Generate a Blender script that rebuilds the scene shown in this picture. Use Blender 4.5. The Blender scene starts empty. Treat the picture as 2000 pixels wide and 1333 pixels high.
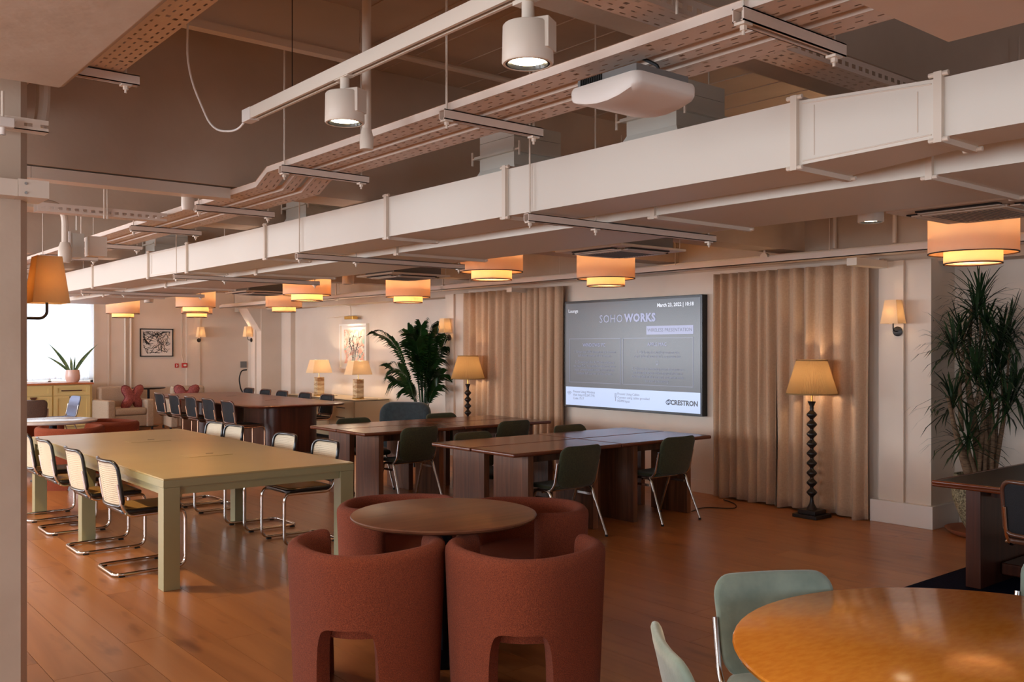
import bpy, bmesh, math, random
from math import sin, cos, pi, radians
from mathutils import Vector, Matrix
random.seed(7)
SC = bpy.context.scene
COL = SC.collection

# ---------------- camera, world, exposure ----------------
cam_d = bpy.data.cameras.new('camera')
cam = bpy.data.objects.new('camera', cam_d); COL.objects.link(cam)
cam_d.sensor_width = 36.0
cam_d.lens = 36.0 * 1811.0 / 2000.0
cam_d.shift_y = (677.6 - 666.5) / 2000.0
cam_d.clip_start = 0.05
cam.location = (0, 0, 1.63)
cam.rotation_euler = (radians(90), 0, -(pi / 2 - 0.885508))
SC.camera = cam
SC.view_settings.view_transform = 'Standard'
SC.view_settings.look = 'None'
SC.view_settings.gamma = 1.0
SC.view_settings.exposure = 0.35
SC.view_settings.use_curve_mapping = False
SC.cycles.use_denoising = True
SC.cycles.max_bounces = 8
SC.cycles.diffuse_bounces = 5
SC.cycles.transparent_max_bounces = 12
SC.cycles.sample_clamp_indirect = 6.0
SC.cycles.caustics_reflective = False
SC.cycles.caustics_refractive = False
w = bpy.data.worlds.new('world'); SC.world = w; w.use_nodes = True
bg = w.node_tree.nodes['Background']
bg.inputs[0].default_value = (0.62, 0.78, 1.0, 1); bg.inputs[1].default_value = 1.0

def area_light(name, loc, rot, sx, sy, power, col):
    d = bpy.data.lights.new(name, 'AREA'); d.shape = 'RECTANGLE'; d.size = sx; d.size_y = sy
    d.energy = power; d.color = col
    o = bpy.data.objects.new(name, d); COL.objects.link(o); o.location = loc; o.rotation_euler = rot
    return o
def point_light(name, loc, power, col, r=0.04):
    d = bpy.data.lights.new(name, 'POINT'); d.energy = power; d.color = col; d.shadow_soft_size = r
    o = bpy.data.objects.new(name, d); COL.objects.link(o); o.location = loc
    return o
def spot_light(name, loc, power, col, ang=70, blend=0.6, r=0.04, aim=None):
    d = bpy.data.lights.new(name, 'SPOT'); d.energy = power; d.color = col; d.shadow_soft_size = r
    d.spot_size = radians(ang); d.spot_blend = blend
    o = bpy.data.objects.new(name, d); COL.objects.link(o); o.location = loc
    if aim is not None:
        o.rotation_euler = (Vector(aim) - Vector(loc)).to_track_quat('-Z', 'Y').to_euler()
    return o
WARM = (1.0, 0.70, 0.42)
DAY = (0.86, 0.92, 1.0)
# daylight through the row of windows in the wall on the far side of the room (x = -4.2) and behind the camera
for i, y in enumerate((-1.0, 3.0, 7.0, 11.0, 15.0, 18.5)):
    area_light('window_daylight', (-4.05, y, 1.75), (0, radians(-90), 0), 1.7, 2.7, (58, 62, 70, 115, 180, 180)[i], DAY)
area_light('window_daylight', (3.0, -4.1, 1.7), (radians(90), 0, 0), 6.0, 1.6, 16, DAY)
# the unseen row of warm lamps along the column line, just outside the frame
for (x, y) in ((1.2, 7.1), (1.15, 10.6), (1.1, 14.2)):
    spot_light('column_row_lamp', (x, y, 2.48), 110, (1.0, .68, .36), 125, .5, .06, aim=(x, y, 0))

# ---------------- helpers ----------------
def lin(r, g, b):
    f = lambda c: (c / 255 / 12.92) if c / 255 <= 0.04045 else ((c / 255 + 0.055) / 1.055) ** 2.4
    return (f(r), f(g), f(b), 1)

def mat(name, col, rough=0.6, metal=0.0, col2=None, nscale=6.0, stretch=(1, 1, 1), bump=0.0, bscale=60.0, coat=0.0, emit=None, estr=0.0, detail=3.0, spec=0.5, sheen=0.0):
    m = bpy.data.materials.new(name); m.use_nodes = True
    nt = m.node_tree; b = nt.nodes['Principled BSDF']
    b.inputs['Base Color'].default_value = col
    b.inputs['Roughness'].default_value = rough
    b.inputs['Metallic'].default_value = metal
    b.inputs['Specular IOR Level'].default_value = spec
    if coat: b.inputs['Coat Weight'].default_value = coat; b.inputs['Coat Roughness'].default_value = 0.08
    if sheen: b.inputs['Sheen Weight'].default_value = sheen
    if emit: b.inputs['Emission Color'].default_value = emit; b.inputs['Emission Strength'].default_value = estr
    tc = nt.nodes.new('ShaderNodeTexCoord')
    mp = nt.nodes.new('ShaderNodeMapping'); mp.inputs['Scale'].default_value = stretch
    nt.links.new(tc.outputs['Object'], mp.inputs['Vector'])
    if col2:
        n = nt.nodes.new('ShaderNodeTexNoise'); n.inputs['Scale'].default_value = nscale; n.inputs['Detail'].default_value = detail
        nt.links.new(mp.outputs[0], n.inputs['Vector'])
        r = nt.nodes.new('ShaderNodeValToRGB'); r.color_ramp.elements[0].color = col; r.color_ramp.elements[1].color = col2
        r.color_ramp.elements[0].position = 0.35; r.color_ramp.elements[1].position = 0.65
        nt.links.new(n.outputs['Fac'], r.inputs[0]); nt.links.new(r.outputs[0], b.inputs['Base Color'])
    if bump:
        n2 = nt.nodes.new('ShaderNodeTexNoise'); n2.inputs['Scale'].default_value = bscale; n2.inputs['Detail'].default_value = 4
        nt.links.new(mp.outputs[0], n2.inputs['Vector'])
        bp = nt.nodes.new('ShaderNodeBump'); bp.inputs['Strength'].default_value = bump; bp.inputs['Distance'].default_value = 0.01
        nt.links.new(n2.outputs['Fac'], bp.inputs['Height']); nt.links.new(bp.outputs[0], b.inputs['Normal'])
    return m

def wood(name, c1, c2, rough=0.35, axis=0, scale=1.0, coat=0.0, per_obj=0.0, bump=0.05, knots=False):
    m = bpy.data.materials.new(name); m.use_nodes = True
    nt = m.node_tree; b = nt.nodes['Principled BSDF']; L = nt.links
    b.inputs['Roughness'].default_value = rough
    if coat: b.inputs['Coat Weight'].default_value = coat; b.inputs['Coat Roughness'].default_value = 0.05
    tc = nt.nodes.new('ShaderNodeTexCoord'); mp = nt.nodes.new('ShaderNodeMapping')
    s = [14 * scale] * 3; s[axis] = 0.9 * scale
    mp.inputs['Scale'].default_value = s
    oi = nt.nodes.new('ShaderNodeObjectInfo')
    L.new(tc.outputs['Object'], mp.inputs['Vector'])
    add = nt.nodes.new('ShaderNodeVectorMath'); add.operation = 'ADD'
    cmb = nt.nodes.new('ShaderNodeCombineXYZ')
    mu = nt.nodes.new('ShaderNodeMath'); mu.operation = 'MULTIPLY'; mu.inputs[1].default_value = 37.0 if per_obj else 0.0
    L.new(oi.outputs['Random'], mu.inputs[0])
    for k in range(3): L.new(mu.outputs[0], cmb.inputs[k])
    L.new(mp.outputs[0], add.inputs[0]); L.new(cmb.outputs[0], add.inputs[1])
    n = nt.nodes.new('ShaderNodeTexNoise'); n.inputs['Scale'].default_value = 1.0; n.inputs['Detail'].default_value = 6; n.inputs['Distortion'].default_value = 1.2
    L.new(add.outputs[0], n.inputs['Vector'])
    r = nt.nodes.new('ShaderNodeValToRGB'); r.color_ramp.elements[0].color = c1; r.color_ramp.elements[1].color = c2
    r.color_ramp.elements[0].position = 0.3; r.color_ramp.elements[1].position = 0.7
    L.new(n.outputs['Fac'], r.inputs[0])
    out = r.outputs[0]
    if per_obj:
        hs = nt.nodes.new('ShaderNodeHueSaturation')
        mr = nt.nodes.new('ShaderNodeMapRange'); mr.inputs['To Min'].default_value = 1 - per_obj; mr.inputs['To Max'].default_value = 1 + per_obj
        L.new(oi.outputs['Random'], mr.inputs['Value']); L.new(mr.outputs[0], hs.inputs['Value']); L.new(out, hs.inputs['Color'])
        out = hs.outputs[0]
    if knots:
        mp2 = nt.nodes.new('ShaderNodeMapping'); s2 = [7.0] * 3; s2[axis] = 1.9; mp2.inputs['Scale'].default_value = s2
        L.new(tc.outputs['Object'], mp2.inputs['Vector'])
        n3 = nt.nodes.new('ShaderNodeTexNoise'); n3.inputs['Scale'].default_value = 1.0; n3.inputs['Detail'].default_value = 3
        add2 = nt.nodes.new('ShaderNodeVectorMath'); add2.operation = 'ADD'; L.new(mp2.outputs[0], add2.inputs[0]); L.new(cmb.outputs[0], add2.inputs[1])
        L.new(add2.outputs[0], n3.inputs['Vector'])
        r3 = nt.nodes.new('ShaderNodeValToRGB'); r3.color_ramp.elements[0].position = 0.62; r3.color_ramp.elements[1].position = 0.78
        r3.color_ramp.elements[0].color = (1, 1, 1, 1); r3.color_ramp.elements[1].color = (0.5, 0.42, 0.38, 1)
        L.new(n3.outputs['Fac'], r3.inputs[0])
        mx = nt.nodes.new('ShaderNodeMixRGB'); mx.blend_type = 'MULTIPLY'; mx.inputs[0].default_value = 1.0
        L.new(out, mx.inputs[1]); L.new(r3.outputs[0], mx.inputs[2]); out = mx.outputs[0]
    L.new(out, b.inputs['Base Color'])
    if bump:
        bp = nt.nodes.new('ShaderNodeBump'); bp.inputs['Strength'].default_value = bump; bp.inputs['Distance'].default_value = 0.004
        L.new(n.outputs['Fac'], bp.inputs['Height']); L.new(bp.outputs[0], b.inputs['Normal'])
    return m

def shade_mat(name, col, trans=0.55, emit=None, estr=0.0, pleat=0):
    """lamp shade: cloth that scatters and lets light through, plus a little glow of its own"""
    m = bpy.data.materials.new(name); m.use_nodes = True
    nt = m.node_tree; nt.nodes.remove(nt.nodes['Principled BSDF']); L = nt.links
    out = nt.nodes['Material Output']
    d = nt.nodes.new('ShaderNodeBsdfDiffuse'); t = nt.nodes.new('ShaderNodeBsdfTranslucent'); mx = nt.nodes.new('ShaderNodeMixShader')
    d.inputs[0].default_value = col; t.inputs[0].default_value = col; mx.inputs[0].default_value = trans
    L.new(d.outputs[0], mx.inputs[1]); L.new(t.outputs[0], mx.inputs[2])
    tc = nt.nodes.new('ShaderNodeTexCoord'); n = nt.nodes.new('ShaderNodeTexNoise'); n.inputs['Scale'].default_value = 90
    L.new(tc.outputs['Object'], n.inputs['Vector'])
    bp = nt.nodes.new('ShaderNodeBump'); bp.inputs['Strength'].default_value = 0.15; bp.inputs['Distance'].default_value = 0.005
    L.new(n.outputs['Fac'], bp.inputs['Height']); L.new(bp.outputs[0], d.inputs['Normal'])
    last = mx.outputs[0]
    if estr:
        e = nt.nodes.new('ShaderNodeEmission'); e.inputs[0].default_value = emit; e.inputs[1].default_value = estr
        a = nt.nodes.new('ShaderNodeAddShader'); L.new(last, a.inputs[0]); L.new(e.outputs[0], a.inputs[1]); last = a.outputs[0]
    L.new(last, out.inputs[0])
    return m

def emis(name, col, s):
    m = bpy.data.materials.new(name); m.use_nodes = True
    nt = m.node_tree; nt.nodes.remove(nt.nodes['Principled BSDF'])
    e = nt.nodes.new('ShaderNodeEmission'); e.inputs[0].default_value = col; e.inputs[1].default_value = s
    nt.links.new(e.outputs[0], nt.nodes['Material Output'].inputs[0]); return m

class MB:
    def __init__(s): s.v = []; s.f = []; s.bev = False
    def add(s, vs, fs, M=None):
        o = len(s.v)
        s.v += [tuple(M @ Vector(p)) if M is not None else tuple(p) for p in vs]
        s.f += [tuple(o + i for i in f) for f in fs]
        return s
    def box(s, x0, x1, y0, y1, z0, z1, M=None, bev=0.0):
        if bev <= 0:
            vs = [(x, y, z) for z in (z0, z1) for y in (y0, y1) for x in (x0, x1)]
            fs = [(0, 2, 3, 1), (4, 5, 7, 6), (0, 1, 5, 4), (2, 6, 7, 3), (0, 4, 6, 2), (1, 3, 7, 5)]
            return s.add(vs, fs, M)
        s.bev = True
        bm = bmesh.new(); bmesh.ops.create_cube(bm, size=1)
        bmesh.ops.scale(bm, vec=(x1 - x0, y1 - y0, z1 - z0), verts=bm.verts)
        bmesh.ops.translate(bm, vec=((x0 + x1) / 2, (y0 + y1) / 2, (z0 + z1) / 2), verts=bm.verts)
        bmesh.ops.bevel(bm, geom=bm.edges[:], offset=bev, segments=2, profile=0.5, affect='EDGES')
        bm.verts.index_update()
        s.add([tuple(v.co) for v in bm.verts], [tuple(v.index for v in f.verts) for f in bm.faces], M); bm.free(); return s
    def tube(s, pts, r, n=8, closed=False, M=None, fillet=0.0, fn=4, cap=True):
        pts = [Vector(p) for p in pts]
        if fillet > 0:
            new = []; N = len(pts)
            for i, p in enumerate(pts):
                if not closed and i in (0, N - 1): new.append(p); continue
                a = pts[i - 1]; b = pts[(i + 1) % N]
                da = (a - p); db = (b - p); la, lb = da.length, db.length
                if la < 1e-6 or lb < 1e-6: continue
                k = min(fillet, la * 0.49, lb * 0.49)
                p0 = p + da / la * k; p1 = p + db / lb * k
                for j in range(fn + 1):
                    t = j / fn; new.append(p0 * (1 - t) ** 2 + p * 2 * t * (1 - t) + p1 * t * t)
            pts = new
        N = len(pts); vs = []; fs = []
        rr = r if callable(r) else (lambda t: r)
        up = None
        for i, p in enumerate(pts):
            if closed: t = pts[(i + 1) % N] - pts[i - 1]
            else: t = pts[min(i + 1, N - 1)] - pts[max(i - 1, 0)]
            t = t.normalized() if t.length > 1e-9 else Vector((0, 0, 1))
            if up is None:
                up = t.orthogonal().normalized()
            up = (up - t * up.dot(t))
            up = up.normalized() if up.length > 1e-6 else t.orthogonal().normalized()
            side = t.cross(up)
            ra = rr(i / max(1, N - 1))
            for k in range(n):
                a = 2 * pi * k / n
                vs.append(p + (up * cos(a) + side * sin(a)) * ra)
        m = N if closed else N - 1
        for i in range(m):
            j = (i + 1) % N
            for k in range(n):
                fs.append((i * n + k, i * n + (k + 1) % n, j * n + (k + 1) % n, j * n + k))
        if not closed and cap:
            fs.append(tuple(range(n - 1, -1, -1))); fs.append(tuple((N - 1) * n + k for k in range(n)))
        return s.add(vs, fs, M)
    def cyl(s, p0, p1, r, n=12, M=None): return s.tube([p0, p1], r, n, M=M)
    def lathe(s, prof, n=24, M=None, c=(0, 0), closed_prof=False, a0=0, a1=2 * pi):
        full = abs(a1 - a0 - 2 * pi) < 1e-6; K = n if full else n + 1
        vs = []; fs = []
        for k in range(K):
            a = a0 + (a1 - a0) * k / n
            for (r, z) in prof: vs.append((c[0] + r * cos(a), c[1] + r * sin(a), z))
        P = len(prof)
        for k in range(n):
            j = (k + 1) % K
            for i in range(P if closed_prof else P - 1):
                i2 = (i + 1) % P
                fs.append((k * P + i, j * P + i, j * P + i2, k * P + i2))
        return s.add(vs, fs, M)
    def prism(s, poly, z0, z1, M=None):
        n = len(poly)
        vs = [(x, y, z0) for x, y in poly] + [(x, y, z1) for x, y in poly]
        fs = [tuple(range(n - 1, -1, -1)), tuple(range(n, 2 * n))] + [(i, (i + 1) % n, n + (i + 1) % n, n + i) for i in range(n)]
        return s.add(vs, fs, M)
    def grid(s, fn, nu, nv, M=None, closed_u=False):
        vs = [fn(i / nu, j / nv) for i in range(nu + (0 if closed_u else 1)) for j in range(nv + 1)]
        fs = []
        U = nu if closed_u else nu + 1
        for i in range(nu):
            i2 = (i + 1) % U
            for j in range(nv):
                fs.append((i * (nv + 1) + j, i2 * (nv + 1) + j, i2 * (nv + 1) + j + 1, i * (nv + 1) + j + 1))
        return s.add(vs, fs, M)
    def pad(s, outline, T, fn, M=None, rings=(1.0, 0.985, 0.93, 0.75, 0.4), prof=(0.0, 0.55, 0.9, 1.0, 1.0)):
        """cushion: outline = 2D loop; fn(u, v, d) places a point at depth d"""
        n = len(outline); vs = []; fs = []
        cx = sum(p[0] for p in outline) / n; cy = sum(p[1] for p in outline) / n
        loops = [(rings[i], prof[i], 1) for i in range(len(rings) - 1, -1, -1)] + [(rings[i], prof[i], -1) for i in range(1, len(rings))]
        for (k, h, sg) in loops:
            for (x, y) in outline: vs.append(fn(cx + (x - cx) * k, cy + (y - cy) * k, sg * h * T / 2))
        m = len(loops)
        for i in range(m - 1):
            for k in range(n): fs.append((i * n + k, i * n + (k + 1) % n, (i + 1) * n + (k + 1) % n, (i + 1) * n + k))
        vs.append(fn(cx, cy, T / 2)); vs.append(fn(cx, cy, -T / 2)); a = len(vs) - 2
        for k in range(n):
            fs.append((a, (k + 1) % n, k)); fs.append((a + 1, (m - 1) * n + k, (m - 1) * n + (k + 1) % n))
        return s.add(vs, fs, M)
    def build(s, name, m, parent=None, smooth=35, loc=None, rot=None):
        me = bpy.data.meshes.new(name); me.from_pydata(s.v, [], s.f); me.validate(); me.update()
        bm = bmesh.new(); bm.from_mesh(me); bmesh.ops.recalc_face_normals(bm, faces=bm.faces); bm.to_mesh(me); bm.free()
        if m is not None: me.materials.append(m)
        if smooth or s.bev:
            me.shade_smooth(); me.set_sharp_from_angle(angle=radians(max(smooth, 50) if s.bev else smooth))
        o = bpy.data.objects.new(name, me); COL.objects.link(o)
        if s.bev:
            wn_ = o.modifiers.new('weighted_normal', 'WEIGHTED_NORMAL'); wn_.keep_sharp = True; wn_.weight = 100
        if parent is not None: o.parent = parent
        if loc is not None: o.location = loc
        if rot is not None: o.rotation_euler = rot
        return o

def rrect(w, h, r, n=5, cx=0, cy=0, r2=None):
    r2 = r if r2 is None else r2
    pts = []
    for (sx, sy, a, rr) in ((1, 1, 0, r), (-1, 1, 90, r), (-1, -1, 180, r2), (1, -1, 270, r2)):
        for k in range(n + 1):
            t = radians(a + 90 * k / n)
            pts.append((cx + sx * (w / 2 - rr) + rr * cos(t), cy + sy * (h / 2 - rr) + rr * sin(t)))
    # add points along straight edges
    out = []
    for i, p in enumerate(pts):
        q = pts[(i + 1) % len(pts)]; d = math.hypot(q[0] - p[0], q[1] - p[1]); out.append(p)
        m = int(d / 0.06)
        for k in range(1, m + 1): out.append((p[0] + (q[0] - p[0]) * k / (m + 1), p[1] + (q[1] - p[1]) * k / (m + 1)))
    return out

def empty(name, loc=(0, 0, 0), rz=0, label=None, cat=None, group=None):
    o = bpy.data.objects.new(name, None); COL.objects.link(o); o.location = loc; o.rotation_euler = (0, 0, rz)
    o.empty_display_size = 0.1
    if label: o['label'] = label
    if cat: o['category'] = cat
    if group: o['group'] = group
    return o
def tag(o, label, cat, group=None):
    o['label'] = label; o['category'] = cat
    if group: o['group'] = group
    return o
def struct(o, label=None):
    o['kind'] = 'structure'
    if label: o['label'] = label
    return o
KIDS = {}
def children(o): return [c for c in bpy.data.objects if c.parent == o]
def copy_thing(o, loc, rz, label=None, group=None):
    c = o.copy(); COL.objects.link(c); c.location = loc; c.rotation_euler = (0, 0, rz)
    if label: c['label'] = label
    if group: c['group'] = group
    for ch in KIDS.setdefault(o.name, children(o)):
        k = ch.copy(); COL.objects.link(k); k.parent = c
        for g in KIDS.setdefault(ch.name, children(ch)):
            q = g.copy(); COL.objects.link(q); q.parent = k
    return c
def place(proto, used, loc, rz, label, group=None):
    if not used:
        used.append(1); proto.location = loc; proto.rotation_euler = (0, 0, rz); proto['label'] = label
        if group: proto['group'] = group
        return proto
    return copy_thing(proto, loc, rz, label, group)
def RZ(a): return Matrix.Rotation(a, 4, 'Z')
def TR(x, y, z): return Matrix.Translation((x, y, z))

# ---------------- materials ----------------
M = {}
M['paint'] = mat('wall_paint', lin(226, 211, 196), 0.7, col2=lin(220, 204, 188), nscale=1.5, bump=0.12, bscale=14)
M['concrete'] = mat('painted_concrete', lin(206, 187, 168), 0.75, col2=lin(196, 176, 156), nscale=2.2, bump=0.35, bscale=4.5, detail=5)
for n_ in M['concrete'].node_tree.nodes:
    if n_.type == 'BUMP': n_.inputs['Distance'].default_value = 0.02
M['metal_paint'] = mat('painted_metal', lin(228, 214, 198), 0.42, bump=0.03, bscale=4)
M['duct'] = mat('duct_white', lin(230, 222, 210), 0.45, bump=0.05, bscale=2.5)
M['trayp'] = mat('tray_paint', lin(226, 208, 194), 0.45)
M['grey_duct'] = mat('galvanised_duct', lin(212, 210, 200), 0.42, 0.0, bump=0.05, bscale=5)
M['chrome'] = mat('chrome', lin(225, 222, 218), 0.08, 1.0)
M['chrome_dull'] = mat('cast_aluminium', lin(205, 202, 198), 0.2, 1.0)
M['reflect_tint_chrome'] = mat('warm_chrome', lin(225, 190, 160), 0.14, 1.0)  # chrome with the coppery tint of its reflections put into the colour
M['black'] = mat('black_lacquer', lin(22, 22, 24), 0.3, coat=0.3)
M['rubber'] = mat('rubber', lin(20, 18, 17), 0.7)
M['steel_dark'] = mat('dark_steel', lin(30, 32, 38), 0.3, 0.8)
M['terracotta'] = mat('terracotta_boucle', lin(162, 78, 44), 0.95, col2=lin(120, 50, 26), nscale=270, bump=1.0, bscale=240, detail=1, sheen=0.04)
M['olive'] = mat('olive_cloth', lin(60, 62, 34), 0.9, col2=lin(46, 48, 26), nscale=90, bump=0.3, bscale=300, sheen=0.15)
M['velvet'] = mat('sage_velvet', lin(142, 158, 144), 0.75, col2=lin(118, 136, 124), nscale=9, bump=0.1, bscale=60, sheen=0.6)
M['teal'] = mat('dark_teal_velvet', lin(26, 46, 54), 0.85, col2=lin(18, 34, 42), nscale=20, bump=0.1, bscale=120, sheen=0.3)
M['beige_cloth'] = mat('beige_cloth', lin(190, 170, 148), 0.9, col2=lin(176, 156, 134), nscale=70, bump=0.2, bscale=200)
M['pink_cloth'] = mat('pink_weave', lin(168, 92, 86), 0.9, col2=lin(126, 58, 56), nscale=60, bump=0.3, bscale=150)
M['fringe'] = mat('pink_fringe', lin(120, 52, 54), 0.95)
M['charcoal_mesh'] = mat('charcoal_mesh', lin(20, 21, 25), 0.6, col2=lin(30, 32, 38), nscale=200, bump=0.2, bscale=300, spec=0.3)
M['charcoal_seat'] = mat('charcoal_seat', lin(24, 26, 32), 0.8, bump=0.2, bscale=200)
M['brownframe'] = mat('brown_frame', lin(88, 52, 36), 0.35, coat=0.4)
M['green_table'] = mat('sage_lacquer', lin(180, 162, 112), 0.3, col2=lin(172, 154, 106), nscale=2.0)
M['green_edge'] = mat('sage_lacquer_edge', lin(158, 154, 116), 0.3)
M['oak'] = wood('smoked_oak', lin(122, 68, 46), lin(98, 52, 34), 0.22, axis=0, bump=0.0)
M['oak_leg'] = wood('smoked_oak_leg', lin(136, 86, 56), lin(82, 49, 31), 0.42, axis=2, scale=1.2, bump=0.2)
M['walnut'] = wood('red_walnut', lin(122, 62, 42), lin(90, 42, 28), 0.28, axis=1, bump=0.0)
M['walnut_leg'] = wood('red_walnut_plinth', lin(92, 46, 30), lin(60, 28, 18), 0.35, axis=2, bump=0.03)
M['roundtop'] = wood('brown_oak_top', lin(128, 80, 56), lin(100, 58, 38), 0.34, axis=0, scale=0.8, bump=0.0)
M['orange_top'] = mat('birds_eye_amber', lin(242, 162, 62), 0.12, col2=lin(232, 146, 50), nscale=22, stretch=(1, 2.5, 1), detail=8, spec=0.28)
M['mahog'] = wood('mahogany_edge', lin(124, 58, 28), lin(72, 30, 14), 0.25, axis=1, coat=0.3)
M['dark_wood'] = wood('dark_mahogany', lin(84, 42, 26), lin(50, 24, 15), 0.3, axis=2)
M['desk_black'] = mat('desk_leather', lin(26, 24, 24), 0.42, bump=0.1, bscale=200)
M['ebony'] = mat('ebonised_wood', lin(34, 26, 22), 0.4, col2=lin(22, 17, 15), nscale=30)
M['cream_cab'] = mat('cream_lacquer', lin(214, 192, 156), 0.35)
M['yellow_cab'] = mat('yellow_paint', lin(220, 198, 134), 0.5)
M['worktop'] = wood('oak_worktop', lin(196, 122, 74), lin(166, 92, 52), 0.4, axis=0)
M['marble'] = mat('banded_onyx', lin(236, 216, 176), 0.25, col2=lin(156, 106, 60), nscale=2.4, stretch=(2, 3, 7), detail=4)
M['brass'] = mat('brass', lin(208, 164, 84), 0.2, 1.0)
M['terrazzo'] = mat('terrazzo', lin(180, 172, 140), 0.7, col2=lin(92, 84, 62), nscale=60, detail=1)
M['clay'] = mat('clay_saucer', lin(170, 104, 72), 0.7)
M['pinkpot'] = mat('blush_glaze', lin(226, 188, 172), 0.25)
M['leaf'] = mat('palm_leaf', lin(30, 66, 24), 0.4, col2=lin(18, 46, 16), nscale=8)
M['leaf2'] = mat('dracaena_leaf', lin(18, 40, 20), 0.45, col2=lin(34, 60, 28), nscale=5)
M['leaf3'] = mat('snake_leaf', lin(70, 110, 72), 0.4, col2=lin(130, 150, 100), nscale=12)
M['bark'] = mat('bark', lin(132, 104, 78), 0.85, col2=lin(96, 74, 54), nscale=20, stretch=(1, 1, 4), bump=0.6, bscale=40)
M['soil'] = mat('soil', lin(44, 32, 24), 0.95, bump=1, bscale=50)
M['rug'] = mat('navy_rug', lin(20, 24, 50), 0.95, col2=lin(10, 12, 32), nscale=90, bump=1.0, bscale=200, spec=0.1)
M['rug2'] = mat('brown_rug', lin(104, 76, 58), 0.95, col2=lin(58, 40, 32), nscale=14, stretch=(1, 6, 1), bump=0.6, bscale=100)
M['linen'] = None
M['red'] = mat('call_point_red', lin(190, 32, 30), 0.4)
M['white'] = mat('white_plastic', lin(232, 224, 216), 0.4)
M['grey'] = mat('grey_plastic', lin(120, 118, 116), 0.5)
M['glassdark'] = mat('black_glass', lin(8, 8, 10), 0.08)
M['cable'] = mat('black_cable', lin(18, 16, 16), 0.6)
M['blue_cloth'] = mat('blue_grey_weave', lin(150, 164, 196), 0.85, bump=0.2, bscale=150)
M['zig_cloth'] = mat('taupe_weave', lin(112, 92, 80), 0.9, col2=lin(84, 68, 60), nscale=60, stretch=(1, 1, 6), bump=0.3, bscale=150)
M['pink_top'] = mat('rose_top', lin(186, 136, 132), 0.2)
M['marble_top'] = mat('pale_marble', lin(208, 206, 206), 0.15, col2=lin(184, 180, 180), nscale=6)
M['trim_dark'] = mat('shade_trim', lin(58, 34, 24), 0.8)
M['shade'] = shade_mat('drum_shade', lin(246, 226, 204), 0.46)
M['shade_in'] = shade_mat('drum_shade_inner', lin(250, 228, 196), 0.5)
M['diffuser'] = shade_mat('acrylic_diffuser', lin(236, 190, 150), 0.3)
M['amber'] = shade_mat('amber_shade', lin(226, 192, 140), 0.42)
M['cream_shade'] = shade_mat('cream_shade', lin(248, 232, 206), 0.5)
M['pleat_shade'] = shade_mat('pleated_shade', lin(168, 138, 98), 0.34)
M['lamp_on'] = emis('lit_lens', (1.0, 0.80, 0.50, 1), 16.0)
M['bulb'] = emis('lit_bulb', (1.0, 0.66, 0.32, 1), 20.0)
M['sheer'] = shade_mat('sheer_curtain', (0.92, 0.94, 0.97, 1), 0.7)
M['sky_pane'] = emis('bright_daylight_pane', (0.86, 0.93, 1.0, 1), 3.2)

def linen_mat():
    m = bpy.data.materials.new('linen'); m.use_nodes = True; nt = m.node_tree; L = nt.links; b = nt.nodes['Principled BSDF']
    b.inputs['Roughness'].default_value = 0.9; b.inputs['Sheen Weight'].default_value = 0.2
    tc = nt.nodes.new('ShaderNodeTexCoord')
    outs = []
    for s in ((30, 30, 500), (300, 300, 40)):
        mp = nt.nodes.new('ShaderNodeMapping'); mp.inputs['Scale'].default_value = s; L.new(tc.outputs['Object'], mp.inputs[0])
        n = nt.nodes.new('ShaderNodeTexNoise'); n.inputs['Scale'].default_value = 1; n.inputs['Detail'].default_value = 2; L.new(mp.outputs[0], n.inputs[0]); outs.append(n)
    a = nt.nodes.new('ShaderNodeMath'); a.operation = 'ADD'; L.new(outs[0].outputs[0], a.inputs[0]); L.new(outs[1].outputs[0], a.inputs[1])
    mu = nt.nodes.new('ShaderNodeMath'); mu.operation = 'MULTIPLY'; mu.inputs[1].default_value = 0.5; L.new(a.outputs[0], mu.inputs[0])
    r = nt.nodes.new('ShaderNodeValToRGB'); r.color_ramp.elements[0].position = 0.35; r.color_ramp.elements[1].position = 0.65
    r.color_ramp.elements[0].color = lin(176, 144, 116); r.color_ramp.elements[1].color = lin(198, 166, 136)
    L.new(mu.outputs[0], r.inputs[0]); L.new(r.outputs[0], b.inputs['Base Color'])
    bp = nt.nodes.new('ShaderNodeBump'); bp.inputs['Strength'].default_value = 0.25; bp.inputs['Distance'].default_value = 0.003
    L.new(mu.outputs[0], bp.inputs['Height']); L.new(bp.outputs[0], b.inputs['Normal'])
    return m
M['linen'] = linen_mat()

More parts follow.
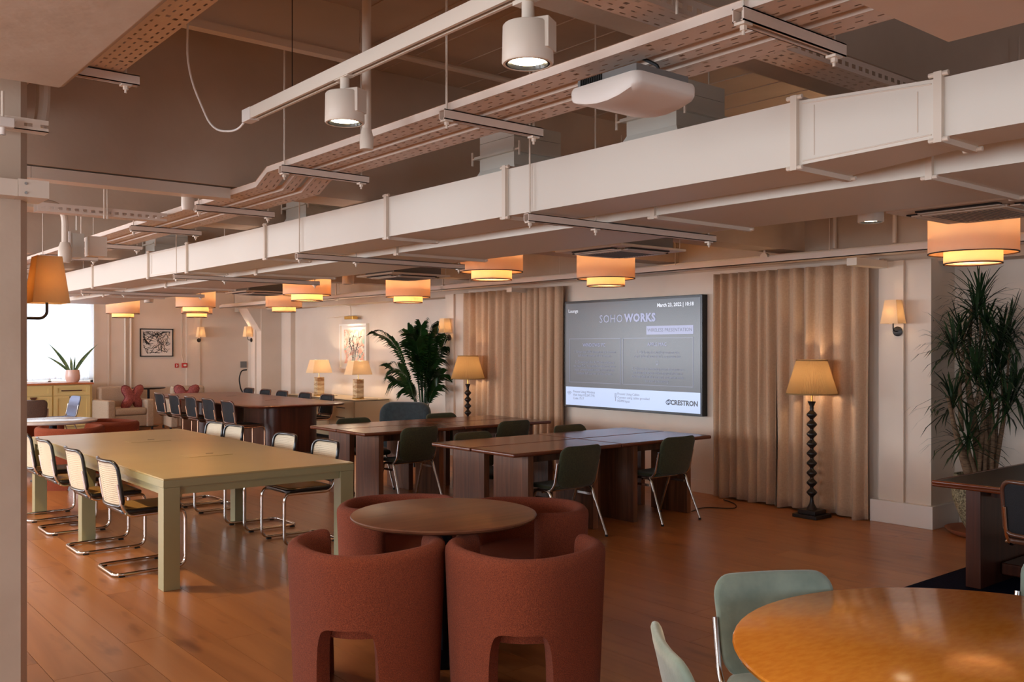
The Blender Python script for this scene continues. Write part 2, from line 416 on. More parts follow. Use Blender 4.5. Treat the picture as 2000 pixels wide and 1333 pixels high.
def cane_mat(name, col, back=False):
    """woven cane: pale strands with real see-through holes"""
    m = bpy.data.materials.new(name); m.use_nodes = True; nt = m.node_tree; L = nt.links; b = nt.nodes['Principled BSDF']
    b.inputs['Base Color'].default_value = col; b.inputs['Roughness'].default_value = 0.6
    out = nt.nodes['Material Output']; tr = nt.nodes.new('ShaderNodeBsdfTransparent'); mx = nt.nodes.new('ShaderNodeMixShader')
    tc = nt.nodes.new('ShaderNodeTexCoord'); mp = nt.nodes.new('ShaderNodeMapping')
    mp.inputs['Scale'].default_value = (66, 66, 66); L.new(tc.outputs['Object'], mp.inputs[0])
    sp = nt.nodes.new('ShaderNodeSeparateXYZ'); L.new(mp.outputs[0], sp.inputs[0])
    pr = []
    for ax in ((0, 2) if back else (0, 1)):
        f = nt.nodes.new('ShaderNodeMath'); f.operation = 'FRACT'; L.new(sp.outputs[ax], f.inputs[0])
        s = nt.nodes.new('ShaderNodeMath'); s.operation = 'SUBTRACT'; s.inputs[1].default_value = 0.5; L.new(f.outputs[0], s.inputs[0])
        q = nt.nodes.new('ShaderNodeMath'); q.operation = 'MULTIPLY'; L.new(s.outputs[0], q.inputs[0]); L.new(s.outputs[0], q.inputs[1]); pr.append(q)
    a = nt.nodes.new('ShaderNodeMath'); a.operation = 'ADD'; L.new(pr[0].outputs[0], a.inputs[0]); L.new(pr[1].outputs[0], a.inputs[1])
    lt = nt.nodes.new('ShaderNodeMath'); lt.operation = 'LESS_THAN'; lt.inputs[1].default_value = 0.062; L.new(a.outputs[0], lt.inputs[0])
    L.new(lt.outputs[0], mx.inputs[0]); L.new(b.outputs[0], mx.inputs[1]); L.new(tr.outputs[0], mx.inputs[2]); L.new(mx.outputs[0], out.inputs[0])
    return m
M['cane'] = cane_mat('cane_back', lin(238, 222, 192), True)
M['cane_seat'] = cane_mat('cane_seat', lin(176, 138, 80), False)  # same cane, darkened: the brown reflection on the seats is put into the colour
# ---------------- room shell ----------------
X0, X1, Y0, Y1, ZC = -4.2, 8.6, -4.2, 19.9, 3.5
floor = struct(MB().box(X0 - .2, X1 + .2, Y0 - .2, Y1 + .4, -0.12, -0.012).build('floor', mat('floor_gap', lin(40, 22, 14), 0.9), smooth=0))
M['plank'] = wood('oak_floor', lin(176, 118, 70), lin(154, 99, 57), 0.3, axis=1, per_obj=0.07, knots=True, scale=0.45, bump=0.02)
M['plank'].node_tree.nodes['Principled BSDF'].inputs['Specular IOR Level'].default_value = 0.55
PW = 0.22; PL = 2.2
pm = MB().box(-PW / 2 + .0012, PW / 2 - .0012, -PL / 2 + .001, PL / 2 - .001, -0.012, 0.0).build('plank', M['plank'], floor, smooth=0)
plank_me = pm.data
cells = []
CX, SX = cos(0.885508), sin(0.885508)
nx0 = int((X0 - 1.13) / PW) - 1
for i in range(nx0, int((X1 - 1.13) / PW) + 1):
    xc = 1.13 + (i + 0.5) * PW
    if xc < X0 or xc > X1: continue
    off = random.random() * PL
    y = Y0 - PL + off
    while y < Y1 + PL:
        yc = y + PL / 2
        best = 1e9
        for yy in (y + .05, y + PL * .25, yc, y + PL * .75, y + PL - .05):
            d = yy * SX + xc * CX; r = xc * SX - yy * CX
            if d > 2.3 and abs(r / d) < 0.57: best = min(best, d)
        cells.append((best, xc, yc)); y += PL
cells.sort()
rest = MB()
for k, (b, xc, yc) in enumerate(cells):
    if k == 0: pm.location = (xc, yc, 0); continue
    if k < 300 and b < 1e8:
        o = bpy.data.objects.new('plank', plank_me); COL.objects.link(o); o.parent = floor; o.location = (xc, yc, 0)
    else:
        rest.box(xc - PW / 2 + .0012, xc + PW / 2 - .0012, max(yc - PL / 2, Y0) + .001, min(yc + PL / 2, Y1 + .1) - .001, -0.012, 0.0)
ro = rest.build('distant_planks', M['plank'], floor, smooth=0); ro['kind'] = 'stuff'

c = MB().box(X0 - .2, X1 + .2, Y0 - .2, Y1 + .4, ZC, ZC + .2)
x = 1.3
while x < 8.4:                                   # ridges left by the formwork boards
    c.box(x, x + .012, -1, 19.5, ZC - .006, ZC); x += 0.33
struct(c.build('ceiling', M['concrete'], smooth=0))

wr = MB().box(X1, X1 + .2, Y0 - .2, Y1 + .4, 0, ZC)
struct(wr.build('wall_right', M['paint'], smooth=0))
struct(MB().box(8.2, 8.598, 4.57, 11.05, 0, 2.46).build('wall_screen_side', M['paint'], smooth=0))
struct(MB().box(8.28, 8.597, Y0, 19.88, 2.4, ZC - .002).build('ceiling_beam', M['concrete'], smooth=0))
wf = MB()
wf.box(5.33, X1, Y1, Y1 + .2, 0, ZC).box(X0, 2.9, Y1, Y1 + .2, 0, ZC).box(2.9, 5.33, Y1, Y1 + .2, 0, .9).box(2.9, 5.33, Y1, Y1 + .2, 2.6, ZC)
struct(wf.build('wall_far', M['paint'], smooth=0))
wl = MB(); ys = [Y0 - .2]
for y in (-1.0, 3.0, 7.0, 11.0, 15.0, 18.5): ys += [y - 1.4, y + 1.4]
ys = [Y0 - .2, -2.4, .4, 1.6, 4.4, 5.6, 8.4, 9.6, 12.4, 13.6, 16.4, 17.1, 19.8, Y1 + .4]
for a, b in zip(ys[0::2], ys[1::2]): wl.box(X0 - .2, X0, a, b, 0, ZC)
for a, b in zip(ys[1::2], ys[2::2]): wl.box(X0 - .2, X0, a, b, 0, .85).box(X0 - .2, X0, a, b, 2.65, ZC)
struct(wl.build('wall_left', M['paint'], smooth=0))
struct(MB().box(X0 - .2, 0, Y0 - .2, Y0, 0, ZC).box(6, X1 + .2, Y0 - .2, Y0, 0, ZC).box(0, 6, Y0 - .2, Y0, 0, .85).box(0, 6, Y0 - .2, Y0, 2.6, ZC).build('wall_back', M['paint'], smooth=0))
# windows: frames with bright daylight panes
wn = 1
def window(a, b, axis, at, z0, z1):
    global wn
    f = MB(); p = MB(); t = .05
    n = max(1, round((b - a) / .95))
    def bx(m, u0, u1, zz0, zz1, d0, d1):
        if axis == 'y': m.box(u0, u1, at + d0, at + d1, zz0, zz1)
        else: m.box(at - d1, at - d0, u0, u1, zz0, zz1)
    for k in range(n + 1):
        u = a + (b - a) * k / n; u = min(max(u, a + t / 2), b - t / 2); bx(f, u - t / 2, u + t / 2, z0, z1, .06, .12)
    for z in (z0 + t / 2, z1 - t / 2): bx(f, a, b, z - t / 2, z + t / 2, .06, .12)
    bx(p, a, b, z0, z1, .14, .16)
    o = struct(f.build('window_%d' % wn, M['white'], smooth=0)); p.build('window_pane', M['sky_pane'], o, smooth=0); wn += 1
    return o
window(2.9, 5.33, 'y', Y1, .9, 2.6)
for a, b in zip(ys[1::2], ys[2::2]): window(a, b, 'x', X0, .85, 2.65)

# transverse beams
struct(MB().box(1.0, 8.279, 2.2, 2.62, 2.9, ZC - .001).build('ceiling_beam', M['concrete'], smooth=0))
for (a, b) in ((5.42, 5.72), (7.08, 7.38), (10.6, 10.9), (12.4, 12.7), (16.0, 16.3)):
    struct(MB().box(1.0, 8.279, a, b, 2.6, ZC - .001).build('ceiling_beam', M['concrete'], smooth=0))
# haunched main beam and chamfered column close to the camera
mb = MB(); mb.box(.35, .985, -4.2, 4.1, 2.68, ZC - .001, bev=.03)
struct(mb.build('ceiling_beam', M['concrete'], smooth=40))
struct(MB().box(.35, .985, 4.101, 19.8, 2.85, ZC - .001).build('ceiling_beam', M['concrete'], smooth=0))
col = MB(); col.prism([(.3, 4.45), (.893, 4.45), (.928, 4.5), (.928, 4.95), (.893, 5.0), (.3, 5.0)], 0, 2.86)
struct(col.build('column', M['concrete'], smooth=0))
# wall pillars with their capitals and plinths
def pillar(y, n, haunch):
    p = MB(); p.box(8.155, 8.598, y, y + .5, 0, 2.42)
    p.box(8.12, 8.155, y + .24, y + .33, .2, 2.42)          # boxed-in conduit down the face
    if haunch: p.prism([(8.155, 2.42), (8.155, 1.95), (7.85, 2.42)], y + .02, y + .48, M=Matrix(((1, 0, 0, 0), (0, 0, 1, 0), (0, 1, 0, 0), (0, 0, 0, 1))))
    o = struct(p.build('pillar', M['paint'], smooth=0))
    q = MB().box(8.1, 8.597, y - .04, y + .56, 0, .205, bev=.004)
    struct(q.build('baseboard_pillar_%d' % n, M['white'], smooth=30))
pillar(4.05, 1, False); pillar(11.08, 2, False); pillar(18.2, 3, True)
struct(MB().box(8.18, 8.2, 6.3, 8.9, 0, .14).build('baseboard_screen_side', M['paint'], smooth=0))
struct(MB().box(8.58, 8.6, 11.6, 18.2, 0, .14).box(8.58, 8.6, Y0, 4.0, 0, .14).build('baseboard_right', M['paint'], smooth=0))
struct(MB().box(5.4, 8.5, 19.88, 19.9, 0, .14).build('baseboard_far', M['paint'], smooth=0))
t = MB(); t.box(8.5, 8.6, 17.55, 17.85, 0, 2.4)
struct(t.build('trim_1', M['paint'], smooth=0))
# far wall panel joints: shallow pilaster strips and two pipes
struct(MB().box(5.6, 5.63, 19.885, 19.9, 0, 2.6).box(7.2, 7.5, 19.87, 19.9, 0, 2.6).build('trim_2', M['paint'], smooth=0))
for xx in (5.93, 6.04):
    tag(MB().cyl((xx, 19.86, .3), (xx, 19.86, 2.58), .022, 8).build('pipe', M['metal_paint']), ('painted pipe running down the far wall beside the line picture' if xx > 6 else 'painted pipe on the far wall on the window side of its twin'), 'pipe', 'twin pipes on the far wall')

# ---------------- curtains ----------------
def curtain(y0, y1, z0, z1, x, period, amp, label, name='curtain', m=None, seed=0, group=None, axis='y'):
    rnd = random.Random(seed); ph = [rnd.uniform(0, 6.28) for _ in range(8)]
    nw = (y1 - y0) / period; nu = int(nw * 12) + 2; nv = 22
    def fn(u, v):
        z = z0 + (z1 - z0) * v
        y = y0 + (y1 - y0) * u
        w_ = u * nw * 2 * pi + 0.6 * sin(u * 7 + ph[0]) + 0.22 * sin(v * 2.2 + ph[1] + u * 9)
        a = amp * (0.75 + 0.35 * sin(u * 23 + ph[2])) * (1.0 - 0.25 * v)
        d = a * sin(w_) + 0.25 * a * sin(2 * w_ + ph[3] + v)
        s = 0.25 * a * cos(w_ * 1.0) + .006 * sin(v * 5 + u * 30)
        zz = z + (0.012 * sin(u * 14 + ph[4]) if v == 0 else 0)
        return (x + d, y + s, zz) if axis == 'y' else (y + s, x + d, zz)
    b = MB(); b.grid(fn, nu, nv)
    o = b.build(name, m or M['linen'], smooth=180)
    md = o.modifiers.new('thick', 'SOLIDIFY'); md.thickness = .004
    return tag(o, label, 'curtain', group)
curtain(4.6, 5.62, .012, 2.415, 8.06, .165, .062, 'beige linen curtain with broad folds behind the nearer floor lamp, next to the pillar', seed=1)
curtain(5.62, 6.42, .015, 2.415, 8.08, .115, .055, 'beige linen curtain closely gathered beside the screen edge near the lamp', seed=2)
curtain(8.86, 9.72, .012, 2.415, 8.08, .135, .058, 'beige linen curtain on the far side of the screen, panel touching the screen wall', seed=3)
curtain(9.72, 11.02, .015, 2.415, 8.07, .16, .06, 'beige linen curtain behind the farther floor lamp beside the palm', seed=4)
curtain(3.0, 5.3, .97, 2.55, 19.84, .1, .02, 'white sheer curtain glowing with daylight above the yellow cabinet', 'sheer_curtain', M['sheer'], seed=5, axis='x')
# ceiling rail of slotted trunking above the curtains, with hangers
r = empty('curtain_rail', (7.93, 11.5, 2.5), 0, 'painted cable rail running along the wall just above the linen curtains', 'rail')
MB().box(-.07, .12, -9.3, 8.2, -.03, -.022).box(-.07, -.064, -9.3, 8.2, -.03, .03).build('channel', M['trayp'], r, smooth=0)
MB().cyl((-.02, -9.3, .035), (-.02, 8.2, .035), .018, 8).build('conduit', M['metal_paint'], r)
for yy in (-8.5, -6.6, -4.7, -2.8, -.9, 1.0, 2.9, 4.8):
    MB().cyl((-.04, yy, 0), (-.04, yy, .95), .004, 6).build('hanger_rod', M['metal_paint'], r)
for i, (yy, zz) in enumerate(((5.62, 2.53), (7.45, 2.52), (11.25, 2.5), (14.5, 2.48), (16.2, 2.48))):
    lb = ['over the curtain behind the nearer lamp', 'above the wall screen', 'above the pillar beside the palm', 'above the framed flower picture', 'above the far end of the sideboard'][i]
    o = empty('conduit_drop', (7.88, yy, zz), 0, 'painted conduit drop with round junction box ' + lb, 'conduit', 'conduit drops on the rail')
    MB().cyl((-.02, 0, 0), (.03, 0, 0), .045, 14).build('junction_box', M['metal_paint'], o)
    MB().cyl((0, 0, .03), (0, 0, .95), .012, 8).build('conduit', M['metal_paint'], o)
o = MB().box(7.62, 8.15, 4.46, 4.56, 2.36, 2.43, bev=.004).build('trunking_box', M['metal_paint']); tag(o, 'short boxed trunking stub at the top of the nearest wall pillar', 'trunking')
o = MB().box(7.8, 8.1, 9.55, 9.66, 2.36, 2.42, bev=.004).build('trunking_box', M['metal_paint']); tag(o, 'small boxed trunking stub on the rail above the farther linen curtains', 'trunking')
# ---------------- ceiling services ----------------
def slot_plate(mb, x0, x1, y0, y1, z, cols, pitch=0.072, M_=None, zf=None, slotw=.007, slotl=.026, across=False):
    """perforated plate: a grid of cells, each with a real slot cut through"""
    zf = zf or (lambda y: z)
    ny = max(1, int((y1 - y0) / pitch)); py = (y1 - y0) / ny; px_ = (x1 - x0) / cols
    for i in range(cols):
        for j in range(ny):
            a, b = x0 + i * px_, x0 + (i + 1) * px_; c_, d = y0 + j * py, y0 + (j + 1) * py
            mx, my = (a + b) / 2, (c_ + d) / 2 + (0.25 * py if i % 2 else -0.25 * py) * .6
            big = (j % 5 == 4)
            sw, sl = (slotw * 1.1, slotw * 1.4) if big else ((slotl / 2, slotw / 2) if across else (slotw / 2, slotl / 2))
            vs = [(a, c_), (b, c_), (b, d), (a, d), (mx - sw, my - sl), (mx + sw, my - sl), (mx + sw, my + sl), (mx - sw, my + sl)]
            mb.add([(p[0], p[1], zf(p[1])) for p in vs], [(0, 1, 5, 4), (1, 2, 6, 5), (2, 3, 7, 6), (3, 0, 4, 7)], M_)
LANES = ((2.24, 2.353, 3), (2.407, 2.475, 2), (2.528, 2.641, 3))
K1, K2 = 4.92, 5.07
segs = ((-1.5, K1, 2.613, 2.613), (K1, K2, 2.613, 2.55), (K2, 17.0, 2.55, 2.55))
lane_lab = ['perforated cable tray, outermost of three parallel runs, on the track light side', 'narrow perforated cable tray between its two wider neighbours', 'perforated cable tray of three, on the side of the big duct']
for li, (a, b, cols) in enumerate(LANES):
    t = empty('cable_tray', (a, 0, 2.6), 0, lane_lab[li], 'cable tray')
    def zz(y):
        if y <= K1: return 2.613
        if y >= K2: return 2.55
        return 2.613 + (2.55 - 2.613) * (y - K1) / (K2 - K1)
    T = TR(-a, 0, -2.6)
    for (s0, s1, za, zb) in segs:
        m = MB()
        if s1 <= 9.5 or s0 < K1: slot_plate(m, a, b, s0, s1, 0, cols, pitch=.072 if s0 != K1 else .05, M_=T, zf=zz)
        else:
            slot_plate(m, a, b, s0, 10.5, 0, cols, pitch=.072, M_=T, zf=zz)
            m.add([(a, 10.5, zb), (b, 10.5, zb), (b, s1, zb), (a, s1, zb)], [(0, 1, 2, 3)], T)
        m.build('perforated_base', M['trayp'], t, smooth=0)
        h = .032; m = MB()
        for xx in (a, b):
            m = MB()
            m.add([(xx - .0015, s0, za), (xx + .0015, s0, za), (xx + .0015, s0, za + h), (xx - .0015, s0, za + h),
                   (xx - .0015, s1, zb), (xx + .0015, s1, zb), (xx + .0015, s1, zb + h), (xx - .0015, s1, zb + h)],
                  [(0, 1, 2, 3), (7, 6, 5, 4), (0, 4, 5, 1), (1, 5, 6, 2), (2, 6, 7, 3), (3, 7, 4, 0)], T)
            m.add([(xx - .006, s0, za + h), (xx + .006, s0, za + h), (xx + .006, s1, zb + h), (xx - .006, s1, zb + h)], [(0, 1, 2, 3)], T)
            m.build('side_lip', M['trayp'], t, smooth=0)
def strut(name, x0, x1, y, z, rods, label, group, s=.041, top=ZC):
    """slotted channel carried on threaded rods"""
    t = empty(name, (x0, y, z), 0, label, 'bracket', group)
    L_ = x1 - x0; w_ = s
    m = MB(); m.box(0, L_, -w_ / 2, -w_ / 2 + .004, 0, s).box(0, L_, w_ / 2 - .004, w_ / 2, 0, s).box(0, L_, -w_ / 2, w_ / 2, s - .004, s)
    m.box(0, L_, -w_ / 2, -w_ / 2 + .011, 0, .004).box(0, L_, w_ / 2 - .011, w_ / 2, 0, .004)
    m.build('channel', M['trayp'], t, smooth=0)
    for xr in rods:
        q = MB().cyl((xr, 0, -.035), (xr, 0, top - z), .005, 8); q.build('threaded_rod', M['metal_paint'], t)
        q = MB().box(xr - .02, xr + .02, -.018, .018, -.008, 0).cyl((xr, 0, -.022), (xr, 0, -.006), .011, 6); q.build('nut', M['metal_paint'], t)
    return t
names = ['nearest the camera', 'second from the camera', 'just before the tray dips', 'just after the tray dips', 'second past the dip', 'third past the dip', 'fourth past the dip', 'fifth past the dip', 'sixth past the dip']
for i, y in enumerate((1.66, 3.15, 4.67, 5.92, 7.25, 8.7, 10.1, 11.5, 13.0)):
    z_ = (2.613 if y < 4.95 else 2.55) - .043
    strut('tray_bracket', 2.2, 2.74, y, z_, (.025, .5), 'painted channel bracket under the triple cable tray, ' + names[i], 'cable tray brackets', top=2.601 if 7.0 < y < 7.4 else ZC)

# main air duct: near run with its taper, straight run, offset piece and far run
def duct_seg(m, a, b, sec0, sec1):
    (x0, x1, z0, z1), (u0, u1, w0, w1) = sec0, sec1
    m.add([(x0, a, z0), (x1, a, z0), (x1, a, z1), (x0, a, z1), (u0, b, w0), (u1, b, w0), (u1, b, w1), (u0, b, w1)],
          [(0, 1, 2, 3), (7, 6, 5, 4), (0, 4, 5, 1), (1, 5, 6, 2), (2, 6, 7, 3), (3, 7, 4, 0)])
big = (3.164, 3.53, 2.34, 2.593); small = (3.164, 3.40, 2.352, 2.556)
d1 = empty('air_duct', (3.164, 0, 2.34), 0, 'large square-cut white air duct with bolted flanges, nearest to the camera', 'air duct')
T1 = TR(-3.164, 0, -2.34)
pieces = [(-3.0, 1.54, small, small), (1.54, 2.11, small, big), (2.11, 3.9, big, big), (3.9, 5.14, big, big), (5.14, 6.97, big, big), (6.97, 8.7, big, big)]
offs = (3.10, 3.46, 2.335, 2.58)
pieces += [(8.7, 9.61, big, offs), (9.61, 11.6, offs, offs), (11.6, 15.0, offs, offs)]
for (a, b, s0, s1) in pieces:
    m = MB(); duct_seg(m, a + .002, b - .002, s0, s1); m.v = [tuple(T1 @ Vector(p)) for p in m.v]
    m.build('duct_section', M['duct'], d1, smooth=0)
for (ya, yb, sa, sb) in ((1.57, 2.08, small, big), (8.73, 9.58, big, offs)):
    for e_ in (2, 3):
        o_ = .014 if e_ == 2 else -.014
        MB().cyl((sa[0] - .001, ya, sa[e_] + o_), (sb[0] - .001, yb, sb[e_] + o_), .0028, 6, T1).build('seam', M['metal_paint'], d1)
    for yy_, s_ in ((ya + .05, sa), (yb - .05, sb)):
        MB().cyl((s_[0] - .001, yy_, s_[2] + .03), (s_[0] - .001, yy_, s_[3] - .03), .0022, 6, T1).build('seam', M['metal_paint'], d1)
def flange(x0, x1, z0, z1, y, parent, T, bottom_only=False):
    f = MB(); g = .02; d = .014
    if not bottom_only:
        f.box(x0 - g, x0, y - d, y + d, z0, z1, T); f.box(x0 - g, x1 + g, y - d, y + d, z1, z1 + g, T)
    f.box(x0 - g, x1 + g, y - d, y + d, z0 - g, z0, T); f.box(x1, x1 + g, y - d, y + d, z0, z1, T)
    f.build('flange', M['metal_paint'], parent, smooth=0)
    for (xx, zz_) in ((x0 - .01, z0 - .01), (x0 - .01, z1 + .012), (x1 + .01, z0 - .01)):
        MB().cyl((xx, y - .034, zz_), (xx, y + .034, zz_), .009, 8, T).build('bolt', M['metal_paint'], parent)
for (y, s_) in ((1.54, small), (2.11, big), (3.92, big), (5.14, big), (6.97, big), (8.7, big), (9.61, offs), (11.6, offs), (13.2, offs)):
    flange(s_[0], s_[1], s_[2], s_[3], y, d1, T1)
d2 = empty('air_duct', (3.72, 0, 2.33), 0, 'second white air duct, half hidden behind the big flanged duct', 'air duct')
T2 = TR(-3.72, 0, -2.33)
for (a, b) in ((-3.0, 1.85), (1.85, 3.35), (3.35, 5.9), (5.9, 8.4), (8.4, 10.9), (10.9, 13.4), (13.4, 16.2)):
    m = MB().box(3.72, 4.53, a + .002, b - .002, 2.33, 2.55, T2); m.build('duct_section', M['duct'], d2, smooth=0)
for y in (1.85, 3.35, 5.9, 8.4, 10.9, 13.4):
    flange(3.72, 4.53, 2.33, 2.55, y, d2, T2)
nm = ['nearest the camera', 'below the second takeoff', 'above the long oak tables', 'past the long oak tables', 'over the far end of the room']
for i, y in enumerate((1.0, 3.70, 6.35, 8.95, 12.2)):
    strut('duct_bracket', 3.12, 4.66, y, 2.285, (.025, 1.49, .505) if i else (.025, 1.49), 'painted channel bracket carrying both white ducts, ' + nm[i], 'duct brackets')
# takeoffs rising from the duct
for i, (a, b) in enumerate(((2.88, 3.2), (4.08, 4.4), (6.65, 7.0), (10.2, 10.5))):
    lab = ['grey branch duct rising beside the hanging white access unit', 'grey branch duct rising in front of the second threaded rod', 'grey branch duct rising where the cable trays dip', 'grey branch duct rising over the far end of the big duct'][i]
    t = empty('branch_duct', (3.35, a, 2.593), 0, lab, 'air duct', 'branch ducts')
    w_ = b - a
    m = MB(); m.add([(-.02, -.04, 0), (.4, -.04, 0), (.4, w_ + .07, 0), (-.02, w_ + .07, 0), (0, 0, .08), (.36, 0, .08), (.36, w_, .08), (0, w_, .08)],
                    [(0, 1, 2, 3), (4, 5, 6, 7), (0, 1, 5, 4), (1, 2, 6, 5), (2, 3, 7, 6), (3, 0, 4, 7)])
    m.box(0, .36, 0, w_, .08, .24); m.build('collar', M['grey_duct'], t, smooth=0)
    MB().box(-.025, .385, -.025, w_ + .025, .15, .166).build('flange', M['grey_duct'], t, smooth=0)
    MB().box(.0, .36, .0, w_, .242, .31).build('riser', M['grey_duct'], t, smooth=0)
    for yy in (-.06, w_ + .06): MB().cyl((-.01, yy, .12), (-.01, yy, .2), .007, 6).cyl((-.01, yy, .158), (-.01, yy * .2 if yy < 0 else yy - .05, .158), .006, 6).build('clamp_bolt', M['metal_paint'], t)
# hanging white access unit under the tray
t = empty('access_unit', (2.375, 2.24, 2.47), 0, 'rounded white wireless unit hanging under the cable tray by a black cable', 'wireless unit')
o_ = rrect(.31, .33, .03)
m = MB(); m.pad(o_, .045, lambda u, v, d: (u, v, .045 + d + (-.035 * (1 - (v / .165) ** 2) if d < 0 else 0)), rings=(1, .995, .97, .8, .4), prof=(0, .5, .9, 1, 1))
m.build('cover', M['white'], t, smooth=50)
MB().box(-.13, .13, -.14, .14, .07, .095).build('back_plate', M['grey'], t, smooth=0)
q = MB()
for k in range(12): q.box(-.135, -.128, .02 + k * .009, .024 + k * .009, .072, .094)
q.build('vent_slots', M['rubber'], t, smooth=0)
MB().tube([(.02, -.05, .09), (.04, -.1, .12), (.0, -.04, .16)], .006, 6, fillet=.04).build('cable', M['cable'], t)

# suspended access panel overhead and crosswise tray
o = empty('ceiling_panel', (1.9, .1, 2.45), 0, 'flat beige ceiling panel with round fixings hanging over the camera side', 'panel')
MB().box(-.6, .59, -1.8, 1.09, 0, .012, bev=.003).build('sheet', M['paint'], o, smooth=30)
MB().box(-.55, .25, -1.75, 1.05, .013, .3).build('casing', M['grey_duct'], o, smooth=0)
for (xx, yy) in ((.4, .82), (.46, .55)):
    MB().lathe([(0, -.006), (.014, -.005), (.018, 0)], 12, TR(xx, yy, 0)).build('fixing_cap', M['paint'], o)
def cross_tray(x0, x1, y, wid, z, label, m_='trayp', cols=4):
    t = empty('cable_tray', (x0, y, z), 0, label, 'cable tray')
    R = Matrix(((0, 1, 0, 0), (-1, 0, 0, 0), (0, 0, 1, 0), (0, 0, 0, 1)))   # run along x
    p = MB(); slot_plate(p, -wid / 2, wid / 2, 0, x1 - x0, 0, cols, pitch=.055, M_=R, zf=lambda y_: 0)
    p.build('perforated_base', M[m_], t, smooth=0)
    p = MB()
    for s in (-1, 1):
        yy = s * wid / 2; n = int((x1 - x0) / .05)
        for k in range(n):                        # slotted side
            a = k * .05
            p.box(a, a + .022, yy - .001, yy + .001, .016, .034)
        p.box(0, x1 - x0, yy - .001, yy + .001, 0, .016).box(0, x1 - x0, yy - .001, yy + .001, .034, .055)
    p.build('side_lip', M[m_], t, smooth=0)
    for xx in (.4, (x1 - x0) - .4):
        MB().cyl((xx, -wid / 2 - .02, -.02), (xx, -wid / 2 - .02, ZC - z), .005, 6).build('threaded_rod', M['metal_paint'], t)
    return t
cross_tray(1.9, 6.4, 2.065, .14, 2.72, 'perforated cable tray crossing above the triple trays near the ceiling panel')
cross_tray(1.40, 2.22, 6.55, .1, 2.50, 'perforated cable tray crossing beside the amber wall lamp, beyond the column')
# short tray beside the near beam
t = empty('cable_tray', (1.02, 0, 2.76), 0, 'short perforated cable tray tight against the near concrete beam', 'cable tray')
p = MB(); slot_plate(p, 0, .15, -1, 4.02, 0, 5, pitch=.06); p.build('perforated_base', M['trayp'], t, smooth=0)
p = MB()
for k in range(100): p.box(-.002, 0, -1 + k * .05, -1 + k * .05 + .022, .014, .034)
p.box(-.002, 0, -1, 4.02, 0, .014).box(-.002, 0, -1, 4.02, .034, .05).box(.15, .152, -1, 4.02, 0, .05); p.build('side_lip', M['trayp'], t, smooth=0)
strut('tray_bracket', .97, 1.24, 3.98, 2.715, (.22,), 'short painted channel bracket holding the tray beside the near beam', 'cable tray brackets')
# trunking under the first big transverse beam
o = empty('trunking', (1.0, 5.44, 2.53), 0, 'long painted square trunking fixed under the transverse beam', 'trunking')
MB().box(0, .14, 0, .12, 0, .062).build('end_piece', M['metal_paint'], o, smooth=0)
MB().box(.142, 1.24, 0, .12, 0, .062).build('straight_run', M['metal_paint'], o, smooth=0)
# things on the near column
o = empty('trunking', (.3, 4.34, 2.265), 0, 'white square trunking with screws wrapped round the top of the near column', 'trunking')
MB().box(0, .56, 0, .108, 0, .07).build('straight_run', M['metal_paint'], o, smooth=0)
MB().box(.562, .68, -.004, .2, 0, .074).build('end_piece', M['metal_paint'], o, smooth=0)
q = MB()
for zz_ in (.016, .056): q.cyl((.59, -.008, zz_), (.59, -.002, zz_), .006, 8)
q.build('screw', M['chrome_dull'], o)
o = empty('rail_bracket', (.86, 4.3, 2.54), 0, 'small slotted bracket and clamp on a stub rod beside the near column top', 'bracket')
p = MB(); p.box(-.2, .11, 0, .004, 0, .016).box(-.2, .11, 0, .004, .03, .05); p.box(-.2, .11, 0, .07, 0, .004)
for k in range(5): p.box(-.2 + k * .062, -.17 + k * .062, 0, .004, .016, .03)
p.build('slotted_angle', M['metal_paint'], o, smooth=0)
MB().cyl((-.07, -.03, -.04), (-.07, -.03, .14), .006, 8).build('threaded_rod', M['metal_paint'], o)
MB().box(-.11, -.03, -.06, -.005, -.01, .03, bev=.004).cyl((-.07, -.03, -.04), (-.07, -.03, -.01), .012, 8).build('clamp', M['white'], o)
o = MB().tube([(1.02, 4.62, 3.3), (1.02, 4.62, 2.72), (.99, 4.56, 2.6)], .03, 10, fillet=.08).build('conduit_bend', M['metal_paint']); tag(o, 'fat painted conduit coming down beside the near column', 'conduit')
o = MB().tube([(1.12, 6.55, 2.6), (1.66, 6.9, 2.6), (1.66, 6.9, 2.34)], .022, 10, fillet=.14, fn=8).build('conduit_bend', M['metal_paint']); tag(o, 'curved painted conduit dropping past the small wall grille unit', 'conduit')
o = MB().lathe([(0, 0), (.035, 0), (.045, .03), (.045, .1), (.03, .14), (0, .14)], 12, TR(1.66, 6.9, 2.21)).build('junction_pot', M['metal_paint']); tag(o, 'round painted junction pot at the foot of the curved conduit', 'junction box')
o = empty('extract_unit', (1.72, 7.0, 2.26), 0, 'small extract fan unit with louvred grille seen past the amber lamp', 'fan unit')
MB().box(0, .09, 0, .14, 0, .17).build('housing', M['grey_duct'], o, smooth=0)
MB().box(-.012, -.001, -.01, .15, -.01, .18).build('grille_frame', M['white'], o, smooth=0)
for k in range(8): MB().box(-.02, -.0125, .01, .13, .012 + k * .02, .02 + k * .02).build('louvre', M['grey'], o, smooth=0)
MB().box(.13, .25, .02, .14, .02, .16).build('rear_box', M['metal_paint'], o, smooth=0)
MB().cyl((.06, .08, .2), (.06, .08, .34), .006, 6).build('hanger_rod', M['metal_paint'], o)
